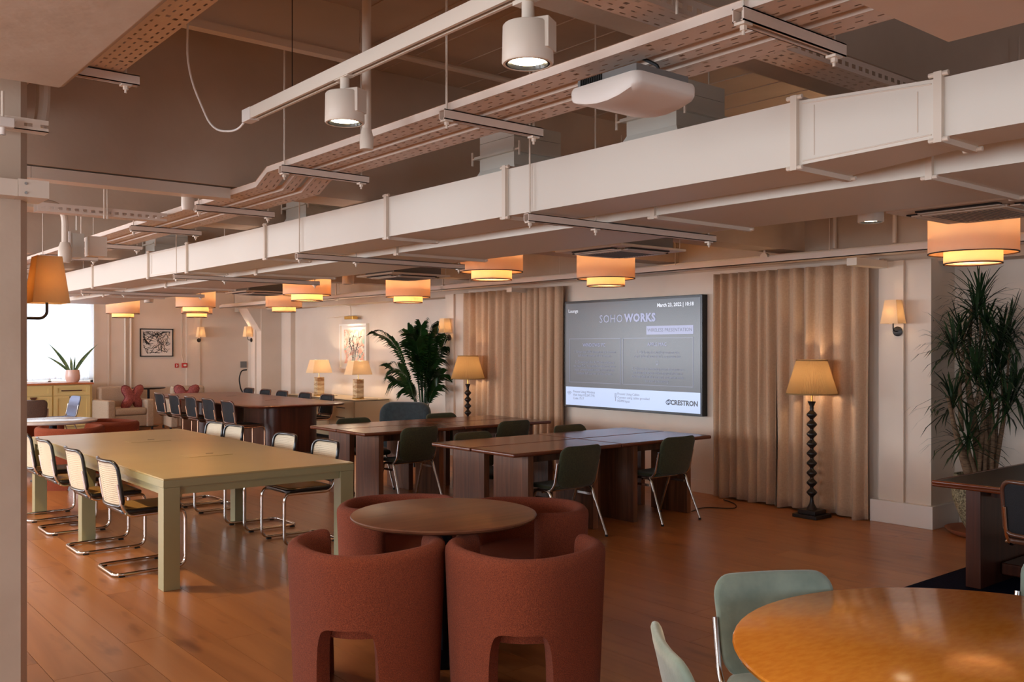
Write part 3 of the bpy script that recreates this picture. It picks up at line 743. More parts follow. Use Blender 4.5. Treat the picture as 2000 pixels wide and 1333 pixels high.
# vertical service pipe beside the track light, pipe across the slab
o = MB().cyl((2.02, 3.45, 2.53), (2.02, 3.45, 3.5), .02, 12).lathe([(0, -.0), (.028, 0), (.03, .05), (.02, .09)], 12, TR(2.02, 3.45, 2.47)).build('sensor_drop', M['metal_paint']); tag(o, 'painted drop pole with rounded end between the two track spotlights', 'pole')
o = MB().cyl((2.0, 4.9, 3.44), (7.5, 4.9, 3.44), .022, 10).build('pipe', M['metal_paint']); tag(o, 'painted pipe crossing high under the ceiling slab', 'pipe')
o = MB().box(1.5, 2.6, 4.5, 4.56, 3.2, 3.24).box(1.5, 2.6, 4.52, 4.54, 3.24, 3.5).build('light_track', M['metal_paint'], smooth=0); tag(o, 'short empty track rail high under the slab above the long track', 'track')
o = MB().lathe([(0, -.04), (.13, -.04), (.15, -.02), (.15, 0), (0, 0)], 28, TR(1.48, 4.0, 3.5)).build('ceiling_rose', M['concrete']); tag(o, 'round plaster-coloured cover plate on the slab above the drooping cable', 'ceiling plate')
# vertical conduits on the upper wall
for i, (xx, yy) in enumerate(((8.24, 5.06), (8.24, 4.44), (8.24, 3.99))):
    o = MB().cyl((xx, yy, 2.6), (xx, yy, 3.49), .02, 8).build('pipe', M['metal_paint']); tag(o, 'thin painted pipe on the wall behind the tapered duct, ' + ['nearest the branch ducts', 'middle of the three', 'nearest the overhead panel'][i], 'pipe', 'thin pipes behind the duct')

# ---------------- track with two spotlights ----------------
t = empty('light_track', (1.76, 0, 2.665), 0, 'long white lighting track hung on thin wires with a grooved underside', 'light track')
MB().box(-.021, -.009, -1.2, 4.0, 0, .052).box(.009, .021, -1.2, 4.0, 0, .052).box(-.009, .009, -1.2, 4.0, .03, .052).build('rail', M['metal_paint'], t, smooth=0)
MB().box(-.006, .006, -1.2, 3.98, .006, .028).build('contact_strip', M['grey'], t, smooth=0)
MB().box(-.024, .024, 4.0, 4.09, -.004, .054, bev=.003).build('feed_box', M['white'], t)
MB().tube([(0, 4.09, .015), (0, 4.2, -.02), (-.06, 4.35, .0), (-.2, 4.3, .25), (-.28, 4.05, .835)], .005, 8, fillet=.12, fn=6).build('feed_cable', M['white'], t)
for yy in (1.4, 3.62): MB().cyl((0, yy, .036), (0, yy, .835), .0018, 6).build('hanging_wire', M['steel_dark'], t)
def spot_head(label, loc, parent_name='spotlight', stem=.07, group='track spotlights', power=30):
    t = empty(parent_name, loc, 0, label, 'spotlight', group)
    if stem: t.rotation_euler = (0, 0, radians(-62))
    MB().lathe([(0, .115), (.07, .115), (.074, .11), (.076, .004), (.073, 0), (.066, 0), (.066, .02)], 36).build('head', M['metal_paint'], t, smooth=40)
    MB().lathe([(.066, .001), (.06, .001), (.05, .03), (.05, .032)], 32).build('reflector_ring', M['black'], t)
    MB().lathe([(0, .012), (.055, .012)], 32).build('lit_lens', M['lamp_on'], t)
    MB().box(.02, .078, -.034, .034, .035, .125, bev=.003).build('driver_arm', M['metal_paint'], t)
    MB().cyl((0, 0, .1), (0, 0, .115 + stem), .018, 16).build('stem', M['metal_paint'], t)
    if not stem: MB().cyl((0, 0, .116), (0, 0, ZC - loc[2]), .006, 8).build('drop_rod', M['metal_paint'], t)
    if stem: MB().box(-.017, .017, -.05, .05, .112 + stem, .125 + stem, RZ(radians(62))).build('track_adapter', M['metal_paint'], t)
    spot_light('spotlight_beam', (loc[0], loc[1], loc[2] + .005), power, (1.0, .72, .42), 80, .8, .05, aim=(loc[0], loc[1], 0))
    return t
spot_head('white cylinder spotlight nearest the camera on the long track, lens lit', (1.76, 2.08, 2.46), power=45)
spot_head('white cylinder spotlight nearer the track end, beside the drop pole', (1.76, 3.17, 2.49), stem=.06, power=45)
for (x, y, z_, lab) in ((5.25, 2.98, 2.385, 'white cylinder spotlight below the ducts beside the largest drum pendant'),
                        (6.1, 10.9, 2.46, 'small lit ceiling spot just before the third cassette unit'),
                        (6.1, 9.72, 2.46, 'small lit ceiling spot close under the edge of the third cassette unit'),
                        (5.95, 11.75, 2.43, 'small lit ceiling spot against the drum pendant over the long walnut table'),
                        (6.4, 13.8, 2.45, 'small lit ceiling spot above the fourth cassette unit'),
                        (5.35, 16.6, 2.4, 'small lit ceiling spot against the farthest drum pendants')):
    spot_head(lab, (x, y, z_), stem=.0, group='ceiling spotlights', power=26)

# ---------------- drum pendants ----------------
def make_pendant():
    t = empty('drum_pendant', (0, 0, 0), 0, 'x', 'pendant lamp', 'two-tier drum pendants')
    R, r, zt, zm, zb = .3, .195, .31, .0, -.075
    def tube_wall(R_, z0, z1): return [(R_, z0), (R_, z1), (R_ - .003, z1), (R_ - .003, z0)]
    MB().lathe(tube_wall(R, zm, zt), 48, closed_prof=True).build('outer_shade', M['shade'], t, smooth=50)
    MB().lathe(tube_wall(r, zb, .14), 40, closed_prof=True).build('inner_shade', M['shade_in'], t, smooth=50)
    q = MB()
    for (rr, zz_) in ((R, zm), (R, zt)): MB().lathe([(rr + .002, zz_ - .004), (rr + .002, zz_ + .004), (rr - .005, zz_ + .004), (rr - .005, zz_ - .004)], 48, closed_prof=True).build('trim', M['trim_dark'], t)
    MB().lathe([(r + .002, zb - .004), (r + .002, zb + .004), (r - .005, zb + .004), (r - .005, zb - .004)], 40, closed_prof=True).build('inner_trim', M['trim_dark'], t)
    MB().lathe([(0, zb + .012), (r - .005, zb + .012)], 40).build('diffuser', M['diffuser'], t)
    q = MB()
    for k in range(3): a = k * 2.094; q.cyl((0, 0, .27), (R * cos(a), R * sin(a), .27), .003, 6)
    q.cyl((0, 0, .05), (0, 0, 1.25), .005, 8); q.build('frame', M['brass'], t)
    MB().lathe([(0, .0), (.03, .02), (.035, .06), (.02, .11), (0, .11)], 12, TR(0, 0, .02)).build('bulb', M['bulb'], t)
    return t
pp = make_pendant(); used = []
PEND = [(6.82, 3.08, 2.305, 'largest drum pendant in view, over the spiky dracaena'), (6.8, 6.79, 2.33, 'drum pendant hanging in front of the screen top'),
        (6.85, 10.6, 2.30, 'drum pendant hanging near the leafy palm'), (6.9, 14.5, 2.29, 'drum pendant above the marble table lamp end of the walnut table'),
        (6.95, 18.6, 2.30, 'drum pendant half hidden behind another, nearest the far wall sconce'),
        (5.47, 7.0, 2.345, 'drum pendant partly cut by a duct bracket, in front of the farther linen curtain'), (5.43, 10.75, 2.285, 'drum pendant between two ceiling spots over the long walnut table'),
        (5.4, 14.5, 2.25, 'drum pendant overlapping another in front of the line picture wall'), (5.45, 18.4, 2.26, 'drum pendant above the twin wall pipes, beside the sheer curtain')]
for (x, y, z_, lab) in PEND:
    place(pp, used, (x, y, z_), random.random() * 6, lab, 'two-tier drum pendants')
    point_light('pendant_bulb', (x, y, z_ + .19), 19, (1, .76, .49), .07)
    point_light('pendant_bulb', (x, y, z_ + .0), 10, WARM, .05)
# ---------------- ceiling cassette units ----------------
def make_cassette():
    t = empty('ceiling_cassette', (0, 0, 0), 0, 'x', 'air conditioner', 'ceiling cassette air conditioners'); s = .39
    m = MB(); m.box(-s, s, -s, s, .02, .04, bev=.004); m.build('panel', M['metal_paint'], t)
    m = MB(); m.box(-s * .62, s * .62, -s * .62, s * .62, .0, .018, bev=.004); m.build('intake_grille', M['metal_paint'], t)
    q = MB()
    for k in range(14):
        a = -s * .5 + k * s / 13; q.box(-s * .52, s * .52, a, a + .008, -.003, 0)
    q.build('grille_slat', M['grey'], t, smooth=0)
    for k in range(4):
        q = MB().box(-s * .6, s * .6, -s * .88, -s * .72, .012, .02, RZ(k * pi / 2)); q.build('air_slot', M['rubber'], t, smooth=0)
        q = MB().box(-s * .6, s * .6, -s * .8, -s * .66, .004, .011, RZ(k * pi / 2)); q.build('flap', M['metal_paint'], t, smooth=0)
    MB().box(-s * .8, s * .8, -s * .8, s * .8, .042, .18).build('casing', M['grey'], t, smooth=0)
    q = MB()
    for a in (-1, 1):
        for b in (-1, 1): q.cyl((a * s * .9, b * s * .9, .04), (a * s * .9, b * s * .9, .9), .004, 6)
    q.build('hanger_rod', M['metal_paint'], t)
    return t
cp = make_cassette(); used = []
for (x, y, lab) in ((5.65, 2.5, 'white four-way cassette air conditioner beside the largest drum pendant'), (5.68, 5.5, 'white four-way cassette air conditioner above the pendant at the screen'),
                    (5.78, 9.05, 'white four-way cassette air conditioner above the pendant at the palm'), (5.9, 13.2, 'white four-way cassette air conditioner, farthest down the room')):
    place(cp, used, (x, y, 2.41), 0, lab, 'ceiling cassette air conditioners')
o = MB().box(4.2, 4.75, 8.9, 9.1, 3.2, 3.4).build('junction_box', M['grey_duct'], smooth=0); tag(o, 'grey junction box high under the slab behind the cable trays', 'junction box')

o = MB().lathe([(0, 0), (.03, 0), (.038, .02), (.038, .09), (.022, .11), (.022, .145), (0, .145)], 14, TR(2.03, 5.58, 2.455)).build('junction_pot', M['metal_paint']); tag(o, 'round painted pot hanging under the transverse beam by the long trunking', 'junction box')
# ---------------- seating prototypes (each faces local +y, origin on the floor) ----------------
def cantilever(name, label, tube_m, frame_m, back_m, seat_frame_m, seat_m, group):
    t = empty(name, (0, 0, 0), 0, label, 'chair', group)
    h = .215; r = .0125
    side = lambda s: [(s * .225, -.285, .655), (s * .222, -.225, .50), (s * .215, -.20, .425), (s * .212, .20, .425), (s * .212, .245, .40), (s * .212, .245, .06), (s * .212, .23, r + .004)]
    path = [(h, -.225, .66), (h, -.195, .49), (h, -.15, .425), (h, .235, .432), (h, .252, .38), (h, .252, .02), (h, -.245, .0165), (-h, -.245, .0165), (-h, .252, .02), (-h, .252, .38), (-h, .235, .432), (-h, -.15, .425), (-h, -.195, .49), (-h, -.225, .66)]
    MB().tube(path, r, 10, fillet=.07, fn=5).build('tube_frame', tube_m, t, smooth=60)
    for s in (-1, 1):
        for y in (.19, -.2):
            MB().box(s * h - .012, s * h + .012, y - .02, y + .02, 0, .008).build('glide', M['rubber'], t, smooth=0)
    # back: curved frame of bent wood with a woven panel
    W, Z0, Z1 = .45, .495, .815
    def bf(u, v, d=0.0):
        z = (Z0 + Z1) / 2 + v
        y = -.205 - (z - .49) * .15 + .95 * u * u - d - .03
        return (u, y, z)
    o_ = rrect(W, Z1 - Z0, .06, 5, r2=.05)
    MB().tube([bf(u, v) for u, v in o_], .0135, 8, closed=True).build('back_frame', frame_m, t, smooth=60)
    o2 = rrect(W - .02, Z1 - Z0 - .02, .05, 5)
    m = MB(); m.pad(o2, .003, lambda u, v, d: bf(u, v, d), rings=(1, .98, .9, .6, .3), prof=(.4, 1, 1, 1, 1)); m.build('back_panel', back_m, t, smooth=60)
    # seat
    m = MB(); o3 = rrect(.45, .43, .05, 4)
    m.pad(o3, .03, lambda u, v, d: (u, v + .02, .455 + d - .02 * abs(v) * (v > .1)), rings=(1, .99, .97, .9, .4), prof=(.3, .8, 1, 1, 1)); m.build('seat_frame', seat_frame_m, t, smooth=50)
    m = MB(); o4 = rrect(.37, .35, .03, 4)
    m.pad(o4, .006, lambda u, v, d: (u, v + .02, .4715 + d), rings=(1, .98, .9, .6, .3), prof=(.4, 1, 1, 1, 1)); m.build('seat_panel', seat_m, t, smooth=50)
    for s in (-1, 1):
        MB().cyl((s * (h + .016), -.17, .445), (s * (h - .0), -.17, .445), .009, 8).build('screw', M['chrome_dull'], t)
    return t
cane = cantilever('cane_chair', 'x', M['chrome'], M['black'], M['cane'], M['black'], M['cane_seat'], 'cane cantilever chairs round the sage table')
used = []
cl = ['nearest the camera', 'second from the camera end', 'third from the camera end', 'farthest from the camera']
for i, y in enumerate((7.03, 7.94, 8.9, 9.66)):
    place(cane, used, (2.21, y, 0), -pi / 2, 'black framed cane cantilever chair, column side of the sage table, ' + cl[i], 'cane cantilever chairs round the sage table')
for i, y in enumerate((7.18, 7.97, 9.15, 9.66)):
    place(cane, used, (3.57, y, 0), pi / 2, 'cane cantilever chair, oak desk side of the sage table, ' + cl[i], 'cane cantilever chairs round the sage table')
char = cantilever('mesh_chair', 'x', M['reflect_tint_chrome'], M['brownframe'], M['charcoal_mesh'], M['brownframe'], M['charcoal_seat'], 'charcoal cantilever chairs at the walnut table')
used = []
for i, y in enumerate((13.2, 13.95, 14.7, 15.45, 16.15)):
    place(char, used, (5.62, y, .0135), -pi / 2, 'charcoal backed cantilever chair, cane chair side of walnut table, ' + ['first', 'second', 'third', 'fourth', 'fifth and farthest'][i] + ' along', 'charcoal cantilever chairs at the walnut table')
for i, y in enumerate((13.85, 14.65, 15.55, 16.25, 17.0)):
    place(char, used, (7.13, y, .0135), pi / 2, 'charcoal backed cantilever chair, wall side of walnut table, ' + ['first', 'second', 'third', 'fourth', 'fifth and farthest'][i] + ' along', 'charcoal cantilever chairs at the walnut table')
place(char, used, (5.98, 2.2, .0195), -pi / 2, 'brown framed cantilever chair with dark mesh back at the black desk')['group'] = 'chair at the black desk'

def shell_chair(name, cloth, group, tube_m=None):
    """cast aluminium stacking chair with two upholstered shells"""
    t = empty(name, (0, 0, 0), 0, 'x', 'chair', group)
    def back(u, v, d):
        z = .62 + v; k = (z - .43) / .37
        return (u * (0.94 + .06 * k), -.20 - .085 * k + 0.55 * u * u + -d * 1.0, z)
    m = MB(); m.pad(rrect(.47, .36, .075, 6, r2=.1), .034, back); m.build('backrest', cloth, t, smooth=70)
    def seat(u, v, d):
        return (u, v + .03, .435 + d - .35 * max(0, v - .1) ** 2 * 4 + .5 * max(0, -v - .12) ** 2 * 3 + .10 * u * u)
    m = MB(); m.pad(rrect(.46, .45, .08, 6), .036, seat); m.build('seat', cloth, t, smooth=70)
    al = M['chrome_dull']
    for s in (-1, 1):
        m = MB(); m.tube([(s * .238, -.215, .66), (s * .238, -.175, .47), (s * .238, -.13, .425), (s * .238, .08, .405)], lambda q: .011, 8, fillet=.05)
        m.build('side_arm', al, t, smooth=60)
        m = MB(); m.tube([(s * .245, -.16, .30), (s * .243, -.125, .40), (s * .243, -.09, .415), (s * .243, .03, .415), (s * .243, .07, .40), (s * .245, .10, .30)], .013, 8, fillet=.03)
        m.box(s * .243 - .009, s * .243 + .009, -.11, .05, .34, .36); m.build('leg_joint', al, t, smooth=60)
        for (y0, y1) in ((-.16, -.285), (.10, .215)):
            MB().tube([(s * .245, y0, .31), (s * .262, y1, .014)], .0105, 8).build('leg', al if tube_m is None else tube_m, t, smooth=60)
            MB().cyl((s * .262, y1, 0), (s * .2615, y1, .018), .0135, 8).build('foot', M['rubber'], t)
    MB().cyl((-.24, -.02, .40), (.24, -.02, .40), .01, 8).build('cross_bar', al, t)
    return t
ol = shell_chair('olive_chair', M['olive'], 'olive shell chairs at the oak tables'); used = []
for (x, y, rz, lab) in ((5.40, 5.93, 0, 'olive chair drawn up to the nearer oak desks, nearest the terracotta chairs'),
                        (6.64, 5.93, 0, 'olive chair on the camera side of the nearer oak desks, screen end'),
                        (5.42, 6.98, pi, 'olive chair facing the camera between the two oak desk clusters, sage table end'),
                        (6.70, 6.98, pi, 'olive chair whose back top shows above the bluish desk, under the screen'),
                        (5.37, 8.33, 0, 'olive chair with its back to the camera at the farther oak desks, sage table end'),
                        (6.64, 8.33, 0, 'olive chair back to the camera, seen above the nearer oak desks before the linen curtain'),
                        (5.40, 9.27, pi, 'olive chair beyond the farther oak desks, before the cream sideboard'),
                        (6.64, 9.27, pi, 'olive chair beyond the farther oak desks, before the teal armchair')):
    place(ol, used, (x, y, 0), rz, lab, 'olive shell chairs at the oak tables')
vl = shell_chair('velvet_chair', M['velvet'], 'sage velvet chairs round the amber table'); used = []
for (x, y, ax, ay, lab) in ((2.77, 1.81, 2.275, .94, 'sage velvet chair with polished side arm on the far side of the amber table'),
                            (2.22, 1.60, 2.80, 1.16, 'sage green velvet chair seen edge on, nearest the terracotta chairs'),
                            (3.71, 1.31, 2.80, 1.16, 'sage green velvet chair just entering the frame beside the black desk')):
    place(vl, used, (x, y, 0), math.atan2(ay - y, ax - x) - pi / 2, lab, 'sage velvet chairs round the amber table')

def tub_chair():
    t = empty('tub_chair', (0, 0, 0), 0, 'x', 'armchair', 'terracotta tub chairs')
    H = .70; TH = .085; A = radians(128)
    def sm(x): x = max(0, min(1, x)); return x * x * (3 - 2 * x)
    def R(phi, z): return .340 + .03 * (z / H) + .012 * cos(4 * phi)
    def zb(phi):
        a = abs(phi)
        q = a / radians(25)
        return .368 * (1 - q ** 7) ** (1 / 2.6) if q < 1 else 0.0
    phis = []
    a0 = radians(25)
    seg_ = [-A + (A - a0) * i / 44 for i in range(44)] + [-a0 + 1e-4 + .004 * i * i for i in range(6)]
    mid_ = [-a0 + .12 + (2 * a0 - .24) * i / 12 for i in range(13)]
    seg2 = [-p for p in reversed(seg_)]
    phis = seg_ + mid_ + seg2; n = len(phis) - 1
    vs = []; fs = []
    for i, p in enumerate(phis):
        e = max(.18, math.sqrt(max(0, 1 - max(0, (abs(p) - (A - .14)) / .14) ** 2)))       # rounded arm ends
        b = zb(p); top = H - .002 + .010 * (1 - cos(p)) - .03 * (1 - e)
        prof = []
        th = TH * e
        def RR(z): return R(p, z)
        # outer up
        for k in range(9):
            z = b + (top - .045 - b) * k / 8; prof.append((RR(z) - (TH - th) / 2, z))
        for k in range(1, 7):
            a = pi * k / 7; prof.append((RR(top) - TH / 2 + th / 2 * cos(a), top - .045 + .045 * sin(a)))
        for k in range(9):
            z = (top - .045) + (b - (top - .045)) * k / 8; prof.append((RR(z) - TH + (TH - th) / 2, z))
        # round the lower rim where the arch is
        for (r_, z) in prof:
            vs.append((r_ * sin(p), -r_ * cos(p), z))
    P = len(prof)
    for i in range(n):
        for k in range(P): fs.append((i * P + k, i * P + (k + 1) % P, (i + 1) * P + (k + 1) % P, (i + 1) * P + k))
    fs.append(tuple(range(P))); fs.append(tuple(n * P + k for k in range(P - 1, -1, -1)))
    m = MB(); m.add(vs, fs); m.build('wrapped_back', M['terracotta'], t, smooth=60)
    # raised seam round the top edge
    m = MB(); m.tube([((R(p, H) - .008) * sin(p), -(R(p, H) - .008) * cos(p), H - .034 + .010 * (1 - cos(p))) for p in phis[2:-2]], .0035, 6)
    m.build('seam', M['terracotta'], t, smooth=60)
    out = [(.285 * cos(a), .285 * sin(a) + (.03 if sin(a) > 0 else 0)) for a in [2 * pi * k / 36 for k in range(36)]]
    m = MB(); m.pad(out, .11, lambda u, v, d: (u, v, .40 + d), rings=(1, .98, .93, .75, .4), prof=(.45, .8, 1, 1, 1)); m.build('seat', M['terracotta'], t, smooth=60)
    out = [(.262 * cos(a), .262 * sin(a)) for a in [2 * pi * k / 32 for k in range(32)]]
    m = MB(); m.pad(out, .05, lambda u, v, d: (u, v, .325 + d), rings=(1, .98, .93, .75, .4), prof=(.7, 1, 1, 1, 1)); m.build('seat_underside', M['terracotta'], t, smooth=60)
    return t
tb = tub_chair(); used = []
F45 = math.atan2(.69, .72) - pi / 2
for (x, y, rz, lab) in ((2.285, 3.90, F45, 'terracotta boucle tub chair with arched back opening, nearest the cane chairs'),
                        (2.83, 3.365, F45 + .05, 'terracotta boucle tub chair with arched back opening, nearest the velvet chairs'),
                        (2.98, 4.72, radians(186), 'terracotta boucle tub chair behind the round table, beside the sage table leg'),
                        (3.50, 4.14, radians(95), 'terracotta boucle tub chair behind the round table, beside the nearer oak table'),
                        (2.85, 11.62, radians(8), 'rust tub chair with its back to the sage table, at the pale round table'),
                        (3.42, 12.2, radians(75), 'rust tub chair turned sideways between the pale round table and the beige armchair'),
                        (2.75, 13.05, radians(185), 'rust tub chair on the far side of the pale round table')):
    place(tb, used, (x, y, 0), rz, lab, 'terracotta tub chairs')

# ---------------- tables ----------------
def disc(r, z0, z1, m, bev=.008, n=64):
    return m.lathe([(0, z0), (r - bev * 2.5, z0), (r - bev * .6, z0 + bev), (r, z1 - bev * .8), (r - bev * .3, z1 - bev * .25), (r - bev, z1), (0, z1)], n)
def pedestal(name, loc, r, zt, th, top_m, base_r, label, group=None, rb=.045, edge=None):
    t = empty(name, loc, 0, label, 'table', group)
    disc(r, zt - th, zt, MB(), .01).build('tabletop', top_m, t, smooth=30)
    MB().cyl((0, 0, .02), (0, 0, zt - th - .012), rb, 20).build('column', M['steel_dark'], t)
    MB().lathe([(0, 0), (base_r, 0), (base_r, .006), (base_r * .8, .016), (rb, .026), (0, .026)], 40).build('base', M['steel_dark'], t, smooth=50)
    MB().lathe([(0, zt - th - .012), (.14, zt - th - .012), (.14, zt - th - .001), (0, zt - th - .001)], 20).build('mounting_plate', M['steel_dark'], t)
    return t
pedestal('round_table', (2.847, 4.055, 0), .494, .745, .028, M['roundtop'], .27, 'round brown wood pedestal table ringed by four terracotta tub chairs')
pedestal('round_table', (2.83, 12.33, 0), .5, .735, .035, M['marble_top'], .25, 'round pale topped table with dark edge among the rust tub chairs')
pedestal('round_table', (3.2, 16.7, 0), .5, .74, .03, M['pink_top'], .25, 'round rose coloured table before the yellow cabinet, cut off by the column')
ot = pedestal('round_table', (2.79, 1.165, 0), .768, .74, .03, M['orange_top'], .35, 'large glossy amber round table in the foreground beside the velvet chairs', rb=.06)


# sage conference table
t = empty('conference_table', (2.82, 8.11, 0), 0, 'large sage green lacquered table with square legs, ringed by cane chairs', 'table')
hx, hy = .715, 1.88
MB().box(-hx, hx, -hy, hy, .738, .75, bev=.002).build('tabletop', M['green_table'], t, smooth=30)
for (a, b) in (((-hx, -hx + .1), (-hy, hy)), ((hx - .1, hx), (-hy, hy))): MB().box(a[0], a[1], b[0] + .1, b[1] - .1, .69, .738).build('top_rail', M['green_edge'], t, smooth=0)
for b in (-hy, hy - .1): MB().box(-hx + .1, hx - .1, b, b + .1, .69, .738).build('top_rail', M['green_edge'], t, smooth=0)
for sx in (-1, 1):
    for y in (-hy + .055, .16, hy - .055):
        MB().box(sx * (hx - .055) - .055, sx * (hx - .055) + .055, y - .055, y + .055, 0, .688, bev=.003).build('leg', M['green_edge'], t, smooth=30)
        if abs(y) > 1: MB().box(sx * (hx - .055) - .056, sx * (hx - .055) + .056, y - .056, y + .056, .689, .7375, bev=.002).build('corner_block', M['green_edge'], t, smooth=30)
for y in (-hy + .02, hy - .05): MB().box(-hx + .112, hx - .112, y, y + .03, .635, .689).build('apron', M['green_edge'], t, smooth=0)
for x in (-hx + .02, hx - .05): MB().box(x, x + .03, -hy + .112, hy - .112, .635, .689).build('apron', M['green_edge'], t, smooth=0)
for y in (-.7, .75):
    o = MB().box(-.18, .18, -.1, .1, .7502, .7522, bev=.0008).build('cable_flap', M['green_table'], t, smooth=0); o.location = (0.03, y, 0)
    q = MB().box(-.03, .03, -.008, .008, .7522, .7532).build('flap_slot', M['rubber'], o, smooth=0); q.location = (.05, .07, 0)

# oak desks in two clusters of four
def oak_desk():
    t = empty('oak_desk', (0, 0, 0), 0, 'x', 'desk', 'smoked oak desks pushed together')
    MB().box(-.634, .634, -.295, .295, .715, .75, bev=.012).build('tabletop', M['oak'], t, smooth=40)
    for x in (-.40, .36):
        MB().box(x - .03, x + .03, -.235, .235, 0, .714, bev=.003).build('slab_leg', M['oak_leg'], t, smooth=30)
    MB().box(-.37, .33, -.02, .02, .62, .714).build('rail', M['oak_leg'], t, smooth=0)
    return t
od = oak_desk(); used = []
for (xc, yc, lab) in ((5.455, 6.17, 'smoked oak desk at the near corner of the nearer cluster, by the terracotta chairs'),
                      (6.73, 6.17, 'smoked oak desk at the screen end of the nearer cluster, on the camera side'),
                      (5.455, 6.775, 'smoked oak desk of the nearer cluster lying along the gap towards the farther cluster'),
                      (6.73, 6.775, 'smoked oak desk of the nearer cluster closest to the wall screen, glossed blue'),
                      (5.43, 8.53, 'smoked oak desk at the near corner of the farther cluster, beside the sage table'),
                      (6.705, 8.53, 'smoked oak desk of the farther cluster on the camera side, curtain end'),
                      (5.43, 9.135, 'smoked oak desk of the farther cluster on the sideboard side, sage table end'),
                      (6.705, 9.135, 'smoked oak desk of the farther cluster on the teal armchair side, curtain end')):
    place(od, used, (xc, yc, 0), 0, lab, 'smoked oak desks pushed together')

# long walnut table with rounded corners
t = empty('walnut_table', (6.38, 15.0, .0135), 0, 'long reddish walnut table with rounded corners and solid plinths, ringed by charcoal chairs', 'table')
def rr_poly(w_, h_, r_): return rrect(w_, h_, r_, 8)
m = MB(); m.pad(rr_poly(1.6, 4.6, .32), .05, lambda u, v, d: (u, v, .73 + d * .8), rings=(1, .99, .975, .8, .4), prof=(.3, .8, 1, 1, 1)); m.build('tabletop', M['walnut'], t, smooth=40)
for y in (-1.45, 1.3):
    m = MB(); m.prism(rr_poly(.86, 1.05, .18), 0, .708); o = m.build('plinth', M['walnut_leg'], t, smooth=40); o.location = (0, y, 0)
for y in (-.9, .7):
    q = MB().box(-.09, .09, -.006, .006, .751, .7525).build('cable_slot', M['rubber'], t, smooth=0); q.location = (.1, y, 0)

# black desk with mahogany edge
t = empty('black_desk', (6.62, 2.1, .0195), 0, 'black topped desk with rounded mahogany edge and broad panel legs beside the dracaena', 'desk')
w2, h2 = .76, .81
MB().box(-w2 + .03, w2 - .03, -h2 + .03, h2 - .03, .735, .752).build('desk_surface', M['desk_black'], t, smooth=0)
m = MB()
MB().box(-w2, w2, -h2, h2, .712, .7345, bev=.01).build('top_frame', M['mahog'], t, smooth=40)
for (a, b, c_, d) in ((-w2, -w2 + .029, -h2, h2), (w2 - .029, w2, -h2, h2), (-w2 + .03, w2 - .03, -h2, -h2 + .029), (-w2 + .03, w2 - .03, h2 - .029, h2)):
    MB().box(a, b, c_, d, .728, .753, bev=.009).build('edge_moulding', M['mahog'], t, smooth=40)
for y in (h2 - .12, -h2 + .02):
    MB().box(-.33, .68, y, y + .1, .0, .711, bev=.006).build('panel_leg', M['dark_wood'], t, smooth=30)
MB().box(-.2, .6, -h2 + .13, h2 - .13, .60, .70).build('drawer_box', M['dark_wood'], t, smooth=0)
MB().box(-.05, .6, -h2 + .13, h2 - .13, .06, .14, bev=.01).build('stretcher', M['dark_wood'], t, smooth=0)
o = MB().box(-.036, .036, -.075, .075, 0, .008, bev=.003).build('phone', M['glassdark'], smooth=40); o.location = (6.6, 2.8, .7535); o.rotation_euler = (0, 0, .9); tag(o, 'black phone lying on the black desk by the dracaena', 'phone')
o = MB().box(-.018, .018, -.05, .05, 0, .012, bev=.004).build('remote', M['black'], smooth=40); o.location = (6.43, 2.77, .7535); o.rotation_euler = (0, 0, .5); tag(o, 'small black remote beside the phone on the black desk', 'remote')
o = MB().box(-.92, 1.2, -1.1, 1.1, 0, .018, bev=.006).build('rug', M['rug']); o.location = (6.85, 2.05, 0.001); tag(o, 'deep navy pile rug under the black desk', 'rug')
m = MB().box(-1.7, 1.6, -2.6, 2.6, 0, .012, bev=.004); o = m.build('rug', M['rug2']); o.location = (6.35, 14.9, .001); tag(o, 'mottled brown rug under the long walnut table', 'rug')

# ---------------- screen ----------------
t = empty('wall_screen', (8.2, 7.725, .855), 0, 'large wall mounted presentation screen in a slim dark bezel between the linen curtains', 'screen')
SW, SH, D = 2.25, 1.355, -.09
m = MB()
MB().box(D, -.001, -SW / 2, SW / 2, 0, SH, bev=.004).build('bezel', mat('screen_bezel', lin(52, 52, 54), 0.25, 0.6), t)
MB().box(D - .004, D - .0005, -SW / 2 + .022, SW / 2 - .035, .03, SH - .03).build('display_panel', None, t, smooth=0)
disp = [o for o in children(t) if o.name.startswith('display_panel')][0]
def emis_gloss(name, col, s, rough=.25, nz=None):
    mm = mat(name, lin(20, 20, 22), rough, emit=col, estr=s); return mm
disp.data.materials.append(emis_gloss('display_grey', lin(112, 114, 124), .36))
def on_screen(mb, name, m_): return mb.build(name, m_, t, smooth=0)
XS = D - .0055
# screen coordinates: u from 0 (left edge seen) to 1, v from 0 (top) to 1
sw_, sh_ = SW - .057, SH - .06
def SY(u): return SW / 2 - .035 - u * sw_ - .0
def SZ(v): return SH - .03 - v * sh_
def rect(mb, u0, v0, u1, v1, x=XS): mb.box(x - .001, x, min(SY(u0), SY(u1)), max(SY(u0), SY(u1)), SZ(v1), SZ(v0)); return mb
lav = emis_gloss('display_lavender', lin(158, 160, 200), .66); pale = emis_gloss('display_pale', lin(196, 212, 248), .76)
linem = emis_gloss('display_line', lin(146, 148, 176), .50); txt_dim = emis_gloss('display_text_dim', lin(146, 148, 172), .52)
txt_w = emis_gloss('display_text_white', lin(226, 228, 240), .8); txt_g = emis_gloss('display_text_grey', lin(84, 88, 116), .4)
on_screen(rect(MB(), 0, .82, 1, 1), 'footer_band', pale)
on_screen(rect(MB(), .635, .238, .955, .315), 'banner', lav)
